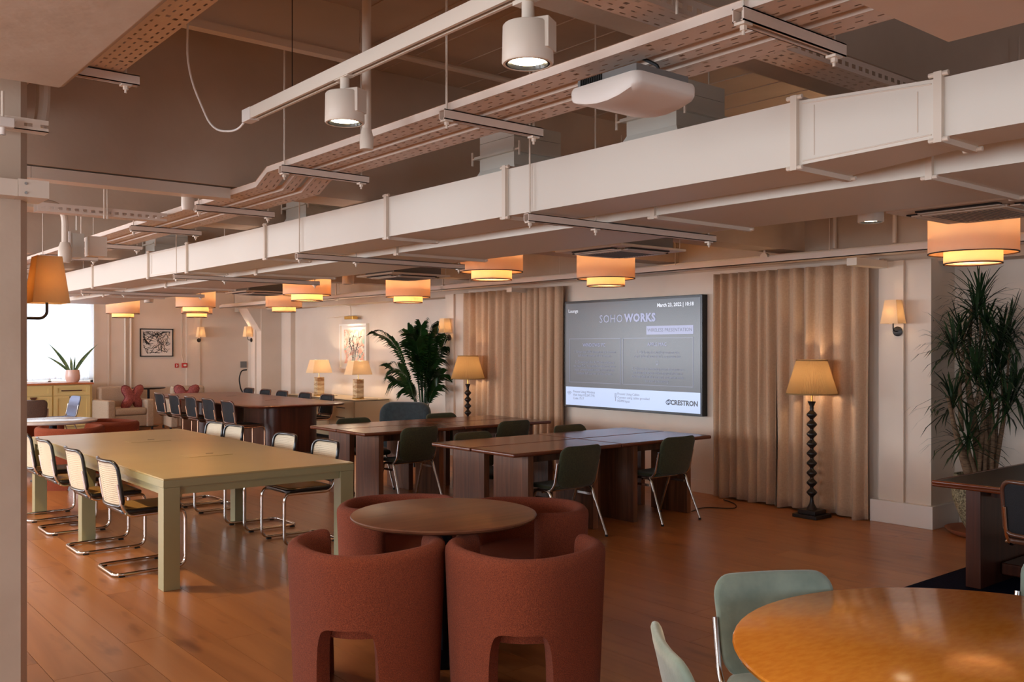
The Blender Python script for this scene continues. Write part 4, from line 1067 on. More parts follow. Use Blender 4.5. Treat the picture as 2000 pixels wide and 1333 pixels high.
for (u0, u1) in ((.03, .445), (.46, .955)):
    a, b = .345, .775
    q = MB(); rect(q, u0, a, u1, a + .004); rect(q, u0, b - .004, u1, b); rect(q, u0, a, u0 + .003, b); rect(q, u1 - .003, a, u1, b)
    on_screen(q, 'text_box_outline', linem)
def text(s, u, v, size, m_, align='CENTER', bold=0.0, wide=1.0, x=None, name='screen_text'):
    cu = bpy.data.curves.new('t', 'FONT'); cu.body = s; cu.size = size; cu.align_x = align; cu.align_y = 'CENTER'; cu.offset = bold; cu.space_character = wide; cu.resolution_u = 2
    cu.extrude = 0.0004
    ob = bpy.data.objects.new('t', cu); COL.objects.link(ob)
    dg = bpy.context.evaluated_depsgraph_get(); me = bpy.data.meshes.new_from_object(ob.evaluated_get(dg)); bpy.data.objects.remove(ob)
    me.materials.clear(); me.materials.append(m_)
    # text lies in xy: x -> -y world, y -> z
    R = Matrix(((0, 0, -1, 0), (-1, 0, 0, 0), (0, 1, 0, 0), (0, 0, 0, 1)))
    me.transform(R)
    o = bpy.data.objects.new(name, me); COL.objects.link(o); o.parent = t; o.location = ((x or XS) - .0016, SY(u), SZ(v)); return o
text('Lounge', .022, .075, .062, txt_w, 'LEFT')
text('March 23, 2022 | 10:18', .958, .055, .058, txt_w, 'RIGHT', bold=.0015)
text('SOHO', .462, .165, .135, emis_gloss('display_heading', lin(160, 162, 196), .62), 'RIGHT', wide=1.1)
text('WORKS', .475, .163, .13, lav, 'LEFT', bold=.006, wide=1.1)
text('WIRELESS PRESENTATION', .795, .277, .055, txt_g, wide=1.05)
text('WINDOWS/ PC', .235, .41, .058, lav)
text('APPLE MAC', .71, .405, .058, lav)
for i, s in enumerate(('1. Enter the URL shown in the bottom', 'left-hand corner of the screen.')): text(s, .237, .475 + i * .036, .047, txt_dim)
for i, s in enumerate(('2. Download the AirMedia software', 'to your PC. You will be asked to enter', 'your presentation code, found in the', 'bottom left corner of the screen.')): text(s, .237, .575 + i * .036, .047, txt_dim)
for i, s in enumerate(('1. Click on the AirPlay icon on the', "right side of your Mac's top menu bar.")): text(s, .71, .475 + i * .036, .047, txt_dim)
for i, s in enumerate(('2. Choose the meeting room that you are', 'in from the drop-down menu (shown in', 'the top left of the screen) and enter code', 'to start presenting.')): text(s, .71, .625 + i * .036, .047, txt_dim)
q = MB(); rect(q, .70, .553, .72, .556); rect(q, .70, .553, .702, .58); rect(q, .718, .553, .72, .58); on_screen(q, 'icon', linem)
q = MB(); q.add([(XS - .001, SY(.703), SZ(.59)), (XS - .001, SY(.717), SZ(.59)), (XS - .001, SY(.71), SZ(.57))], [(0, 1, 2)]); on_screen(q, 'icon', linem)
for i, s in enumerate(('Present Using Wireless', 'Visit: http://10.247.7.92', 'Code: 7517')): text(s, .062, .866 + i * .033, .042, linem, 'LEFT')
for i, s in enumerate(('Present Using Cables', 'Connect using cables provided', 'HDMI Input')): text(s, .42, .866 + i * .033, .042, linem, 'LEFT')
q = MB()
for k, rr in enumerate((.05, .034, .018)):
    pts = [(XS - .002, SY(.03) - rr * sin(a), SZ(.905) + rr * cos(a)) for a in [radians(-50 + 100 * j / 8) for j in range(9)]]
    q.tube(pts, .003, 4)
on_screen(q, 'wireless_icon', linem)
q = MB(); q.tube([(XS - .002, SY(.402), SZ(.86)), (XS - .002, SY(.41), SZ(.86)), (XS - .002, SY(.41), SZ(.90)), (XS - .002, SY(.402), SZ(.90))], .003, 4, closed=True).cyl((XS - .002, SY(.406), SZ(.90)), (XS - .002, SY(.406), SZ(.935)), .004, 4)
on_screen(q, 'cable_icon', linem)
crest = emis_gloss('display_logo', lin(84, 88, 108), .3)
text('CRESTRON', .985, .918, .078, crest, 'RIGHT', bold=.003)
q = MB()
for s in (-1, 1):
    pts = [(XS - .002, SY(.79) - s * (.005 + .032 * cos(a)), SZ(.915) + s * .004 + .024 * sin(a)) for a in [radians(-120 + 240 * j / 10) for j in range(11)]]
    q.tube(pts, .004, 5)
q.tube([(XS - .002, SY(.79) - .016 * cos(a), SZ(.915) + .012 * sin(a)) for a in [2 * pi * j / 12 for j in range(12)]], .003, 4, closed=True)
on_screen(q, 'logo_mark', crest)
CAMR = Vector((sin(0.885508), -cos(0.885508), 0)); CAMF = Vector((cos(0.885508), sin(0.885508), 0))
# ---------------- lamps ----------------
def floor_lamp():
    t = empty('floor_lamp', (0, 0, 0), 0, 'x', 'floor lamp', 'turned floor lamps with pleated shades')
    MB().box(-.13, .13, -.13, .13, 0, .035, bev=.004).box(-.095, .095, -.095, .095, .0352, .075, bev=.004).build('base', M['ebony'], t, smooth=30)
    prof = [(0, .0755), (.05, .0755), (.045, .09), (.022, .13), (.016, .17)]
    z = .19; n = 9; step = .093
    for i in range(n):
        for (r_, dz) in ((.016, 0), (.020, .010), (.034, .024), (.045, .036), (.049, .046), (.045, .056), (.034, .068), (.020, .082)): prof.append((r_, z + dz))
        z += step
    prof += [(.016, z), (.02, z + .015), (.018, z + .03), (.035, z + .07), (.038, z + .08), (.0, z + .082)]
    MB().lathe(prof, 20).build('turned_stem', M['ebony'], t, smooth=50)
    MB().cyl((0, 0, z + .08), (0, 0, 1.26), .009, 10).build('socket', M['brass'], t)
    # pleated shade
    n = 110; vs = []; fs = []
    for j in range(2 * n):
        a = pi * j / n; d = .004 if j % 2 else -.004
        vs += [((.235 + d) * cos(a), (.235 + d) * sin(a), 1.18), ((.14 + d * .6) * cos(a), (.14 + d * .6) * sin(a), 1.50)]
    for j in range(2 * n): k = (j + 1) % (2 * n); fs.append((2 * j, 2 * k, 2 * k + 1, 2 * j + 1))
    m = MB(); m.add(vs, fs); m.build('pleated_shade', M['pleat_shade'], t, smooth=0)
    q = MB()
    for (r_, z_) in ((.235, 1.18), (.14, 1.5)): q.lathe([(r_ + .006, z_ - .006), (r_ + .006, z_ + .006), (r_ - .006, z_ + .006), (r_ - .006, z_ - .006)], 48, closed_prof=True)
    q.build('shade_trim', M['pleat_shade'], t, smooth=40)
    q = MB()
    for k in range(3): q.cyl((0, 0, 1.24), (.15 * cos(k * 2.1), .15 * sin(k * 2.1), 1.47), .002, 5)
    q.build('shade_carrier', M['brass'], t)
    MB().lathe([(0, 0), (.028, .02), (.03, .045), (.015, .08), (0, .08)], 12, TR(0, 0, 1.25)).build('bulb', M['bulb'], t)
    return t
fl = floor_lamp(); used = []
for (x, y, lab) in ((7.83, 5.05, 'lit turned dark wood floor lamp before the linen curtain between screen and pillar'),
                    (7.78, 10.5, 'lit turned dark wood floor lamp before the farther curtain beside the palm')):
    place(fl, used, (x, y, 0), 0, lab, 'turned floor lamps with pleated shades')
    point_light('floor_lamp_bulb', (x, y, 1.33), 7, WARM, .03)
def square_shade(mb, wb, db, wt, dt, z0, z1, th=.002):
    def ring(w_, d_, z): return [(-w_ / 2, -d_ / 2, z), (w_ / 2, -d_ / 2, z), (w_ / 2, d_ / 2, z), (-w_ / 2, d_ / 2, z)]
    vs = ring(wb, db, z0) + ring(wt, dt, z1) + ring(wt - th * 2, dt - th * 2, z1) + ring(wb - th * 2, db - th * 2, z0)
    fs = []
    for a in range(3):
        for k in range(4): fs.append((a * 4 + k, a * 4 + (k + 1) % 4, a * 4 + 4 + (k + 1) % 4, a * 4 + 4 + k))
    for k in range(4): fs.append((12 + k, 12 + (k + 1) % 4, (k + 1) % 4, k))
    return mb.add(vs, fs)
def sconce(loc, rz, label, m_shade, power, dist=.13, s=1.0, arm_m='ebony', lc=WARM):
    """loc = shade bottom centre; wall is at local -y distance dist"""
    t = empty('wall_lamp', loc, rz, label, 'wall lamp', 'square shade wall lamps')
    square_shade(MB(), .17 * s, .15 * s, .11 * s, .10 * s, 0, .215).build('shade', m_shade, t, smooth=0)
    MB().tube([(0, -dist + .01, -.07), (0, -.02, -.07), (0, 0, -.05), (0, 0, .06)], .0065, 8, fillet=.03).build('arm', M[arm_m], t)
    MB().lathe([(0, 0), (.045, 0), (.045, .012), (.02, .02), (0, .02)], 20, TR(0, -dist, -.07) @ Matrix.Rotation(-pi / 2, 4, 'X')).build('wall_plate', M[arm_m] if arm_m != 'grey' else M['grey'], t)
    MB().lathe([(0, 0), (.018, .01), (.02, .03), (.01, .055), (0, .055)], 10, TR(0, 0, .065)).build('bulb', M['bulb'], t)
    point_light('wall_lamp_bulb', (loc[0], loc[1], loc[2] + .10), power, lc, .02)
    return t
sconce((8.03, 4.34, 1.84), radians(90), 'lit wall lamp with pale square shade on the nearest wall pillar by the dracaena', M['cream_shade'], 2.6, dist=.085)
sconce((8.03, 11.42, 1.84), radians(90), 'lit wall lamp with square shade on the pillar partly behind the palm', M['cream_shade'], 3.6, dist=.085)
sconce((8.03, 18.6, 1.84), radians(90), 'lit wall lamp on the far pillar before the recessed grey wall', M['cream_shade'], 5, dist=.085)
sconce((7.47, 19.76, 1.84), radians(180), 'lit wall lamp on the far wall beside the red call points', M['cream_shade'], 5, dist=.12)
sconce((1.045, 4.665, 1.83), radians(-90), 'large amber square shaded wall lamp glowing on the near column', M['amber'], 3.6, dist=.115, s=1.05, lc=(1, .8, .52))

# sideboard with onyx lamps and framed flower picture
t = empty('sideboard', (8.15, 15.15, 0), 0, 'low cream lacquered sideboard carrying two banded stone lamps', 'sideboard')
MB().box(-.26, .42, -1.29, 1.29, .06, .70, bev=.003).build('carcass', M['cream_cab'], t, smooth=30)
MB().box(-.28, .42, -1.31, 1.31, .71, .725, bev=.003).build('top', M['cream_cab'], t, smooth=30)
MB().box(-.25, .42, -1.28, 1.28, .701, .709).build('shadow_gap', M['ebony'], t, smooth=0)
MB().box(-.22, .4, -1.25, 1.25, 0, .059).build('plinth', M['ebony'], t, smooth=0)
for k in range(3):
    y0 = -1.28 + k * .855
    d_ = MB().box(-.278, -.261, y0 + .004, y0 + .848, .07, .692, bev=.002).build('door', M['cream_cab'], t, smooth=30)
    for zz_ in (.40, .57):
        MB().box(-.288, -.279, y0 + .3, y0 + .6, zz_, zz_ + .01).build('handle', M['ebony'], d_, smooth=0)
def onyx_lamp():
    t = empty('table_lamp', (0, 0, 0), 0, 'x', 'table lamp', 'banded stone table lamps')
    MB().box(-.075, .075, -.075, .075, 0, .016).build('base_plate', M['brass'], t, smooth=0)
    MB().box(-.07, .07, -.07, .07, .0165, .34, bev=.003).build('stone_block', M['marble'], t, smooth=30)
    MB().cyl((0, 0, .341), (0, 0, .52), .007, 8).build('stem', M['brass'], t)
    square_shade(MB(), .40, .28, .28, .20, .42, .66).build('shade', M['cream_shade'], t, smooth=0)
    MB().lathe([(0, 0), (.025, .02), (.028, .04), (.012, .07), (0, .07)], 12, TR(0, 0, .5)).build('bulb', M['bulb'], t)
    MB().tube([(.02, -.08, .004), (.05, -.2, .004), (.1, -.28, .004), (.2, -.33, .004)], .004, 6, fillet=.05).build('cable', M['cable'], t)
    return t
tl = onyx_lamp(); used = []
for (x, y, lab) in ((8.1, 15.55, 'lit table lamp on a banded stone block, at the far end of the sideboard'), (8.12, 14.15, 'lit table lamp on a banded stone block, below the framed flower picture')):
    place(tl, used, (x, y, .726), radians(0), lab, 'banded stone table lamps')
    point_light('table_lamp_bulb', (x, y, 1.28), 22, (1, .78, .54), .03)
def art_flower():
    m = bpy.data.materials.new('flower_print'); m.use_nodes = True; nt = m.node_tree; L = nt.links; b = nt.nodes['Principled BSDF']
    tc = nt.nodes.new('ShaderNodeTexCoord'); base = None; last = None
    def layer(scale, seed, c, lo, hi, prev):
        mp = nt.nodes.new('ShaderNodeMapping'); mp.inputs['Location'].default_value = (seed, seed, seed); L.new(tc.outputs['Object'], mp.inputs[0])
        n = nt.nodes.new('ShaderNodeTexNoise'); n.inputs['Scale'].default_value = scale; n.inputs['Detail'].default_value = 5; n.inputs['Distortion'].default_value = 1.5; L.new(mp.outputs[0], n.inputs[0])
        r = nt.nodes.new('ShaderNodeValToRGB'); r.color_ramp.elements[0].position = lo; r.color_ramp.elements[1].position = hi; r.color_ramp.elements[0].color = (0, 0, 0, 1); r.color_ramp.elements[1].color = (1, 1, 1, 1)
        L.new(n.outputs[0], r.inputs[0]); mx = nt.nodes.new('ShaderNodeMixRGB'); L.new(r.outputs[0], mx.inputs[0]); mx.inputs[2].default_value = c
        if prev is None: mx.inputs[1].default_value = lin(238, 222, 204)
        else: L.new(prev, mx.inputs[1])
        return mx.outputs[0]
    p = layer(5, 3, lin(240, 176, 148), .44, .56, None); p = layer(6, 9, lin(172, 206, 186), .54, .62, p); p = layer(16, 5, lin(120, 104, 104), .60, .68, p)
    L.new(p, b.inputs['Base Color']); b.inputs['Roughness'].default_value = .5; return m
t = empty('framed_picture', (8.599, 15.1, 1.22), 0, 'coral and green flower print in a deep white box frame above the sideboard', 'picture')
MB().box(-.06, -.001, -.5, .5, 0, .03).box(-.06, -.001, -.5, .5, .80, .83).box(-.06, -.001, -.5, -.47, .03, .8).box(-.06, -.001, .47, .5, .03, .8).build('frame', M['white'], t, smooth=0)
MB().box(-.02, -.002, -.469, .469, .031, .799).build('mount', M['white'], t, smooth=0)
MB().box(-.024, -.0205, -.37, .37, .10, .73).build('print', art_flower(), t, smooth=0)
rnd = random.Random(4); q = MB()
for k in range(26):
    a = rnd.uniform(0, 2 * pi); y0 = rnd.uniform(-.2, .2); z0 = rnd.uniform(.25, .6); l = rnd.uniform(.04, .14)
    q.tube([(-.0255, y0, z0), (-.0255, y0 + l * .5 * cos(a) + .02, z0 + l * .5 * sin(a)), (-.0255, y0 + l * cos(a), z0 + l * sin(a))], rnd.uniform(.002, .006), 4)
for (yy, zz_) in ((-.07, .34), (0, .3), (.07, .34)): q.tube([(-.0255, yy * .5, .14), (-.0255, yy, zz_), (-.0255, yy * 2.2, zz_ + .14)], .006, 4)
q.build('ink_strokes', M['ebony'], t)
t = empty('picture_light', (8.45, 15.0, 2.13), 0, 'brass picture light on a bent painted conduit above the flower print', 'picture light')
MB().box(-.05, .05, -.15, .15, 0, .06, bev=.006).build('brass_head', M['brass'], t)
MB().tube([(0, 0, .06), (0, 0, .24), (0, .3, .27), (.0, 1.3, .27)], .012, 8, fillet=.06).tube([(0, .05, .07), (.0, .9, .05)], .007, 8).build('conduit', M['metal_paint'], t)
MB().cyl((.05, 0, .03), (.149, 0, .03), .012, 8).build('wall_bracket', M['brass'], t)
al_ = area_light('picture_light_beam', (8.43, 15.0, 2.115), (0, radians(22), 0), .08, .3, 5, (1, .8, .55))

# line picture, call points, hose on the far wall
t = empty('framed_picture', (6.575, 19.899, 1.42), 0, 'black framed picture of tangled black lines on the far wall', 'picture')
MB().box(-.345, .345, -.03, -.001, 0, .02).box(-.345, .345, -.03, -.001, .57, .59).box(-.345, -.325, -.03, -.001, .02, .57).box(.325, .345, -.03, -.001, .02, .57).build('frame', M['ebony'], t, smooth=0)
MB().box(-.324, .324, -.012, -.002, .021, .569).build('mount', M['white'], t, smooth=0)
rnd = random.Random(11); q = MB()
for k in range(95):
    x0, z0 = rnd.uniform(-.28, .28), rnd.uniform(.06, .53); a = rnd.uniform(0, pi); l = rnd.uniform(.08, .3)
    x1, z1 = x0 + l * cos(a), z0 + l * sin(a); x1 = max(-.28, min(.28, x1)); z1 = max(.06, min(.53, z1))
    q.tube([(x0, -.014, z0), (x1, -.014, z1)], .0048, 4)
q.build('drawn_lines', M['ebony'], t)
t = empty('call_point', (7.0, 19.899, 1.18), 0, 'small square red sign with pale figure, next to the twin red call box', 'sign')
MB().box(-.04, .04, -.012, 0, 0, .09, bev=.002).build('plate', M['red'], t); MB().box(-.012, .004, -.015, -.0125, .02, .07).box(.012, .02, -.015, -.0125, .03, .06).build('pictogram', M['white'], t, smooth=0)
t = empty('call_point', (7.16, 19.899, 1.18), 0, 'red fire alarm call box with white window and thin wires', 'alarm')
MB().box(-.055, .055, -.05, 0, 0, .1, bev=.004).build('housing', M['red'], t); MB().box(-.03, .03, -.053, -.0505, .03, .07).build('window', M['white'], t, smooth=0)
MB().tube([(-.02, -.01, .1), (-.06, -.01, .3), (-.06, -.01, 1.2)], .005, 6, fillet=.05).tube([(.02, -.01, .1), (-.03, -.01, .3), (-.03, -.01, 1.2)], .004, 6, fillet=.05).build('wire', M['metal_paint'], t)
t = empty('hose_stand', (8.13, 19.15, 0), 0, 'black looped hose on a dark stand beside the far pillar', 'hose')
MB().tube([(.04, 0, .62), (-.02, 0, .72), (-.06, 0, .95), (0, 0, 1.12), (.12, 0, 1.13)], .014, 8, fillet=.09, fn=6).build('hose', M['cable'], t)
MB().lathe([(0, 0), (.09, 0), (.09, .5), (.06, .58), (.03, .62), (0, .62)], 20, TR(.05, 0, 0)).build('cylinder', M['ebony'], t)
o = MB().box(8.42, 8.56, 19.88, 19.899, 1.16, 1.30).build('notice_plate', M['grey'], smooth=0); tag(o, 'small grey plate on the far wall above the looped hose', 'sign')

# ---------------- far seating ----------------
def armchair():
    t = empty('beige_armchair', (0, 0, 0), 0, 'x', 'armchair', 'beige armchairs by the far wall'); m_ = M['beige_cloth']
    for s in (-1, 1): MB().box(s * .39 - .08, s * .39 + .08, -.42, .42, .06, .60, bev=.035).build('arm', m_, t, smooth=50)
    MB().box(-.325, .325, -.40, -.20, .3, .84, bev=.05).build('backrest', m_, t, smooth=50)
    MB().box(-.325, .325, -.2, .40, .08, .30, bev=.02).build('seat_base', m_, t, smooth=50)
    MB().box(-.32, .32, -.19, .42, .302, .44, bev=.045).build('seat_cushion', m_, t, smooth=50)
    for a in (-.45, .45):
        for b in (-.36, .36): MB().cyl((a, b, 0), (a, b, .06), .02, 8).build('foot', M['ebony'], t)
    return t
ar = armchair(); used = []
FC = radians(200)
place(ar, used, (5.58, 18.95, 0), radians(190), 'beige upholstered armchair beside the yellow cabinet, with a rose cushion', 'beige armchairs by the far wall')
place(ar, used, (6.75, 18.4, 0), radians(172), 'beige upholstered armchair beyond the charcoal chairs, mostly hidden, with a rose cushion', 'beige armchairs by the far wall')
def cushion():
    t = empty('cushion', (0, 0, 0), 0, 'x', 'cushion', 'rose cushions with fringed edges')
    n = 40; out = []
    for k in range(n):
        a = 2 * pi * k / n; r_ = .135 + .13 * abs(sin(2 * a)) ** 2.2; out.append((r_ * 1.15 * cos(a), r_ * 1.15 * sin(a) * (1 - .25 * (abs(cos(a)) < .25))))
    MB().pad(out, .15, lambda u, v, d: (u, d, .2 + v), rings=(1, .96, .85, .6, .3), prof=(0, .35, .7, .95, 1)).build('filling', M['pink_cloth'], t, smooth=70)
    MB().tube([(u, 0, .2 + v) for u, v in out], .012, 6, closed=True).build('fringe', M['fringe'], t)
    return t
cu = cushion(); used = []
c1 = place(cu, used, (5.74, 18.78, .44), radians(195), 'rose woven cushion pinched in the middle on the armchair by the yellow cabinet', 'rose cushions with fringed edges')
c2 = place(cu, used, (6.6, 18.2, .44), radians(165), 'rose woven cushion on the half hidden beige armchair', 'rose cushions with fringed edges')
t = pedestal('bistro_table', (6.25, 19.4, 0), .33, .80, .03, M['black'], .2, 'small black bistro table between the beige armchairs', rb=.025)
t = empty('teal_armchair', (6.92, 10.9, 0), radians(130), 'dark teal velvet armchair with rounded back, turned towards the palm', 'armchair')
MB().pad(rrect(.74, .42, .16, 7), .14, lambda u, v, d: (u, -.28 + .5 * u * u - d - .12 * v, .64 + v), rings=(1, .985, .93, .75, .4), prof=(0, .55, .9, 1, 1)).build('backrest', M['teal'], t, smooth=70)
MB().pad(rrect(.68, .64, .14, 6), .2, lambda u, v, d: (u, v, .36 + d), rings=(1, .985, .93, .75, .4), prof=(.3, .7, .95, 1, 1)).build('seat', M['teal'], t, smooth=70)
for a in (-.27, .27):
    for b in (-.24, .24): MB().cyl((a, b, 0), (a * .95, b * .95, .27), .014, 8).build('leg', M['ebony'], t)
# two more patterned chairs at the rose table
t1 = shell_chair('patterned_chair', M['zig_cloth'], 'chairs at the rose table'); t1.location = (3.35, 16.1, 0); t1.rotation_euler = (0, 0, radians(-5)); tag(t1, 'taupe zigzag patterned chair with its back to the pale round table', 'chair', 'chairs at the rose table')
t2 = shell_chair('patterned_chair', M['blue_cloth'], 'chairs at the rose table'); t2.location = (3.95, 16.75, 0); t2.rotation_euler = (0, 0, radians(95)); tag(t2, 'pale blue patterned chair at the rose table, before the yellow cabinet', 'chair', 'chairs at the rose table')
# yellow cabinet
t = empty('yellow_cabinet', (4.1, 19.35, 0), 0, 'mustard yellow panelled cabinet with oak worktop under the sheer curtain', 'cabinet')
MB().box(-1.1, .98, -.26, .4, .1, .90).build('carcass', M['yellow_cab'], t, smooth=0)
MB().box(-1.1, 1.0, -.3, .42, .902, .94, bev=.004).build('worktop', M['worktop'], t)
MB().box(-1.08, .96, -.22, .38, 0, .099).build('plinth', M['yellow_cab'], t, smooth=0)
for k in range(3):
    x0 = -1.09 + k * .68 + .02
    for (z0, z1, nm_) in ((.70, .89, 'drawer'), (.11, .69, 'door')):
        m = MB(); x1 = x0 + .65
        m.box(x0, x1, -.285, -.262, z0, z0 + .05).box(x0, x1, -.285, -.262, z1 - .05, z1).box(x0, x0 + .07, -.285, -.262, z0 + .05, z1 - .05).box(x1 - .07, x1, -.285, -.262, z0 + .05, z1 - .05).box(x0 + .07, x1 - .07, -.272, -.262, z0 + .05, z1 - .05)
        d_ = m.build(nm_, M['yellow_cab'], t, smooth=0)
        if nm_ == 'door': MB().lathe([(0, 0), (.06, 0), (.045, .02), (0, .02)], 14, TR(x0 + .33, -.286, z1 - .01) @ Matrix.Rotation(pi / 2, 4, 'X'), a0=pi, a1=2 * pi).build('cup_handle', M['brownframe'], d_)
        elif k == 2: MB().box(x0 + .13, x0 + .5, -.296, -.286, .78, .80).build('slot_handle', M['brownframe'], d_, smooth=0)
# snake plant
t = empty('potted_snake_plant', (4.78, 19.3, .941), 0, 'snake plant with four stiff leaves in a blush glazed pot on the yellow cabinet', 'plant')
MB().lathe([(0, 0), (.10, 0), (.128, .05), (.135, .12), (.12, .24), (.11, .24), (.11, .2), (0, .2)], 28).build('pot', M['pinkpot'], t, smooth=50)
MB().lathe([(0, .205), (.108, .205)], 20).build('soil', M['soil'], t)
for (dx, dy, h_, lean, wd) in ((-.05, 0, .55, -.38, .035), (-.06, .02, .32, -.42, .028), (-.02, -.02, .30, -.02, .03), (.04, 0, .46, .32, .032), (.03, .02, .30, .02, .02), (.05, .0, .55, .42, .028)):
    def lf(u, v):
        w_ = wd * (1 - v ** 3) * (0.6 + .4 * sin(v * pi)) ; x = dx + lean * v * (0.6 + .4 * v); z = .2 + h_ * v
        return (x + (u - .5) * 2 * w_ * cos(lean), dy + .01 * sin(u * pi), z + (u - .5) * -2 * w_ * sin(lean))
    o = MB().grid(lf, 2, 8).build('leaf', M['leaf3'], t, smooth=60)
# palm
t = empty('potted_palm', (7.78, 11.62, 0), 0, 'tall dark green feathery palm between the sideboard and the farther linen curtain', 'plant')
MB().lathe([(0, 0), (.17, 0), (.2, .1), (.21, .32), (.19, .34), (.17, .3), (0, .3)], 28).build('pot', M['ebony'], t, smooth=50)
MB().lathe([(0, .31), (.17, .31)], 20).build('soil', M['soil'], t)
rnd = random.Random(21)
def frond(t, base, top, droop, dirv, ll, nl, m_, width=.022):
    b = Vector(base); T_ = Vector(top); D_ = Vector(dirv).normalized()
    mid = b.lerp(T_, .6) + Vector((0, 0, .12))
    end = T_ + D_ * droop[0] + Vector((0, 0, droop[1]))
    P = [b, mid, T_, end]
    def bez(s): return P[0] * (1 - s) ** 3 + P[1] * 3 * s * (1 - s) ** 2 + P[2] * 3 * s * s * (1 - s) + P[3] * s ** 3
    m = MB(); m.tube([bez(k / 14) for k in range(15)], lambda q: .009 * (1 - .75 * q), 6)
    ang = rnd.uniform(.7, 1.4) * rnd.choice((-1, 1))
    for k in range(nl):
        s = .42 + .58 * k / (nl - 1); p = bez(s); tg = (bez(min(1, s + .01)) - bez(s - .01)).normalized()
        L_ = ll * (sin(min(1, (s - .38) / .5) * pi * .62) * .9 + .15) * (1.15 - .4 * s)
        s0 = tg.cross(CAMR); s0 = s0.normalized() if s0.length > .05 else CAMF
        side = s0 * cos(ang) + tg.cross(s0) * sin(ang)
        for sd in (-1, 1):
            d = (tg * .75 + side * sd * .85 + Vector((0, 0, rnd.uniform(-.1, .25)))).normalized()
            q1 = p + d * L_ * .5; q2 = p + d * L_ + Vector((0, 0, -L_ * .35))
            wv = d.cross(Vector((0, 0, 1)));
            wv = wv.normalized() * width if wv.length > .05 else side * width
            wv = wv * .6 + Vector((0, 0, width * .5))
            m.add([p - wv * .3, p + wv * .3, q1 + wv, q1 - wv, q2], [(0, 1, 2, 3), (3, 2, 4)])
    m.v = [((min(p[0], .36) if p[1] < -.02 else min(p[0], .8)), p[1], p[2]) for p in m.v]
    return m.build('frond', m_, t, smooth=60)
for (rx, fz, zt, ex, ez) in ((-.36, -.1, 1.80, -.34, .02), (-.12, .05, 1.72, -.12, .16), (-.04, -.15, 1.74, .04, .2), (.04, .05, 1.76, .08, .2), (.10, -.1, 1.72, .14, .1), (.16, .05, 1.62, .16, .02),
                             (-.26, -.05, 1.36, -.24, -.06), (-.22, .08, 1.18, -.26, -.08), (.1, -.1, 1.42, .16, .04), (.16, -.05, 1.2, .14, .02), (-.04, -.15, 1.5, -.06, .2), (.05, -.1, 1.58, .05, .2), (.02, .05, 1.32, .1, .16),
                             (-.12, -.1, 1.55, -.08, .14), (.0, -.12, 1.25, -.04, .2), (.08, -.12, 1.1, .1, .14), (-.14, 0, 1.0, -.12, .0), (.12, -.1, .98, .12, .08), (.06, -.14, 1.34, .06, .2), (-.06, -.14, 1.64, -.1, .18)):
    top = CAMR * rx + CAMF * fz + Vector((0, 0, zt)); dv = CAMR * (ex if abs(ex) > .02 else .02) + CAMF * fz * .3
    frond(t, (rx * .08, fz * .1, .3), top, (abs(ex), ez), dv, .27, 26, M['leaf'], .028)
# dracaena
t = empty('potted_dracaena', (8.24, 3.64, 0), 0, 'tall many stemmed dracaena with spiky heads in a speckled pot behind the black desk', 'plant')
MB().lathe([(0, .0), (.24, 0), (.28, .03), (.3, .05), (.28, .05), (.24, .02), (0, .02)], 36, a0=0, a1=2 * pi).build('saucer', M['clay'], t, smooth=50)
MB().lathe([(0, .03), (.12, .03), (.17, .12), (.235, .3), (.25, .42), (.225, .52), (.205, .52), (.2, .46), (0, .46)], 36).build('pot', M['terrazzo'], t, smooth=50)
MB().lathe([(0, .47), (.2, .47)], 20).build('soil', M['soil'], t)
def wp(r, z, f=0.0): return CAMR * r + CAMF * f + Vector((0, 0, z))
heads = [(-.08, 1.98, -.05), (-.02, 2.05, .0), (-.27, 1.66, -.08), (.10, 1.68, -.1), (.17, 1.48, .05), (-.12, 1.42, -.12), (.07, 1.25, .0), (-.26, 1.20, .0), (.16, 1.16, -.1), (-.15, .86, -.05), (.24, 1.75, .05), (.02, 1.8, .0), (-.15, 1.75, .05), (.28, 1.3, 0)]
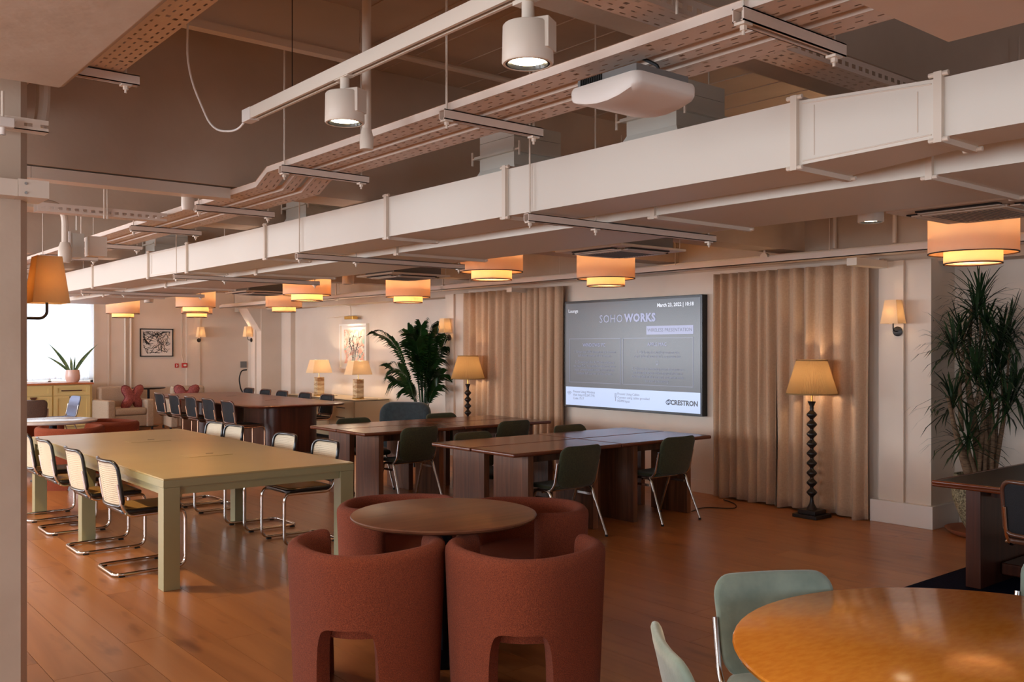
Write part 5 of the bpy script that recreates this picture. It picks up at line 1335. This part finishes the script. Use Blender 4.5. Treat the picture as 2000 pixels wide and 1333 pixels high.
trunks = [[(-.10, .47), (-.18, .72), (-.24, .92), (-.30, 1.2)], [(-.02, .47), (-.03, .8), (-.10, 1.2), (-.12, 1.42), (-.08, 1.98)], [(.0, .47), (.02, .9), (-.06, 1.35), (-.27, 1.66)],
          [(.05, .47), (.06, .9), (.10, 1.68)], [(.08, .47), (.14, .75), (.2, 1.0), (.17, 1.48)], [(.06, .47), (.08, 1.0), (.07, 1.25)], [(-.12, .6), (-.13, .8), (-.02, 1.3), (-.02, 2.05)],
          [(.10, .47), (.13, .85), (.16, 1.16)], [(-.08, .55), (-.13, .72), (-.15, .86)], [(.1, .5), (.2, 1.1), (.24, 1.75)], [(.02, .5), (.06, 1.1), (.28, 1.3)], [(-.05, .5), (0, 1.1), (.02, 1.8)], [(-.18, .9), (-.2, 1.3), (-.15, 1.75)]]
for i, tr_ in enumerate(trunks):
    pts = [wp(r_ * 1.0, z_, .03 * sin(i * 2.1)) for r_, z_ in tr_]
    r0 = .042 if i in (0, 1) else .022
    MB().tube(pts, lambda q, r0=r0: r0 * (1 - .62 * q), 8, fillet=.12).build('trunk', M['bark'], t, smooth=60)
rnd = random.Random(5)
for (r_, z_, f_) in heads:
    m = MB(); c_ = wp(r_, z_, f_)
    for k in range(64):
        a = rnd.uniform(0, 2 * pi); el = rnd.uniform(-.35, 1.35) if rnd.random() < .8 else rnd.uniform(-.8, .2); l = rnd.uniform(.28, .44)
        d = Vector((cos(a) * cos(el), sin(a) * cos(el), sin(el))); b0 = c_ + Vector((0, 0, rnd.uniform(-.12, .03)))
        sd = d.cross(Vector((0, 0, 1))).normalized() * rnd.uniform(.007, .011)
        p1 = b0 + d * l * .45; p2 = b0 + d * l * .8 + Vector((0, 0, -.03 * l * 3 * cos(el))); p3 = b0 + d * l + Vector((0, 0, -.09 * l * 3 * cos(el)))
        m.add([b0 - sd * .5, b0 + sd * .5, p1 + sd, p1 - sd, p2 + sd * .7, p2 - sd * .7, p3], [(0, 1, 2, 3), (3, 2, 4, 5), (5, 4, 6)])
    m.v = [(min(p[0], .345), (min(p[1], .395) if p[0] > -.1 else p[1]), p[2]) for p in m.v]
    m.build('leaf_head', M['leaf2'], t, smooth=0)
# cable on the floor
o = MB().tube([(7.15, 5.95, .006), (7.45, 6.05, .006), (7.6, 5.75, .006), (7.85, 5.95, .006), (7.97, 6.2, .006)], .005, 6, fillet=.15, fn=6).build('power_cable', M['cable']); tag(o, 'thin black power cable on the floor from the nearer oak desks to the curtain', 'cable')
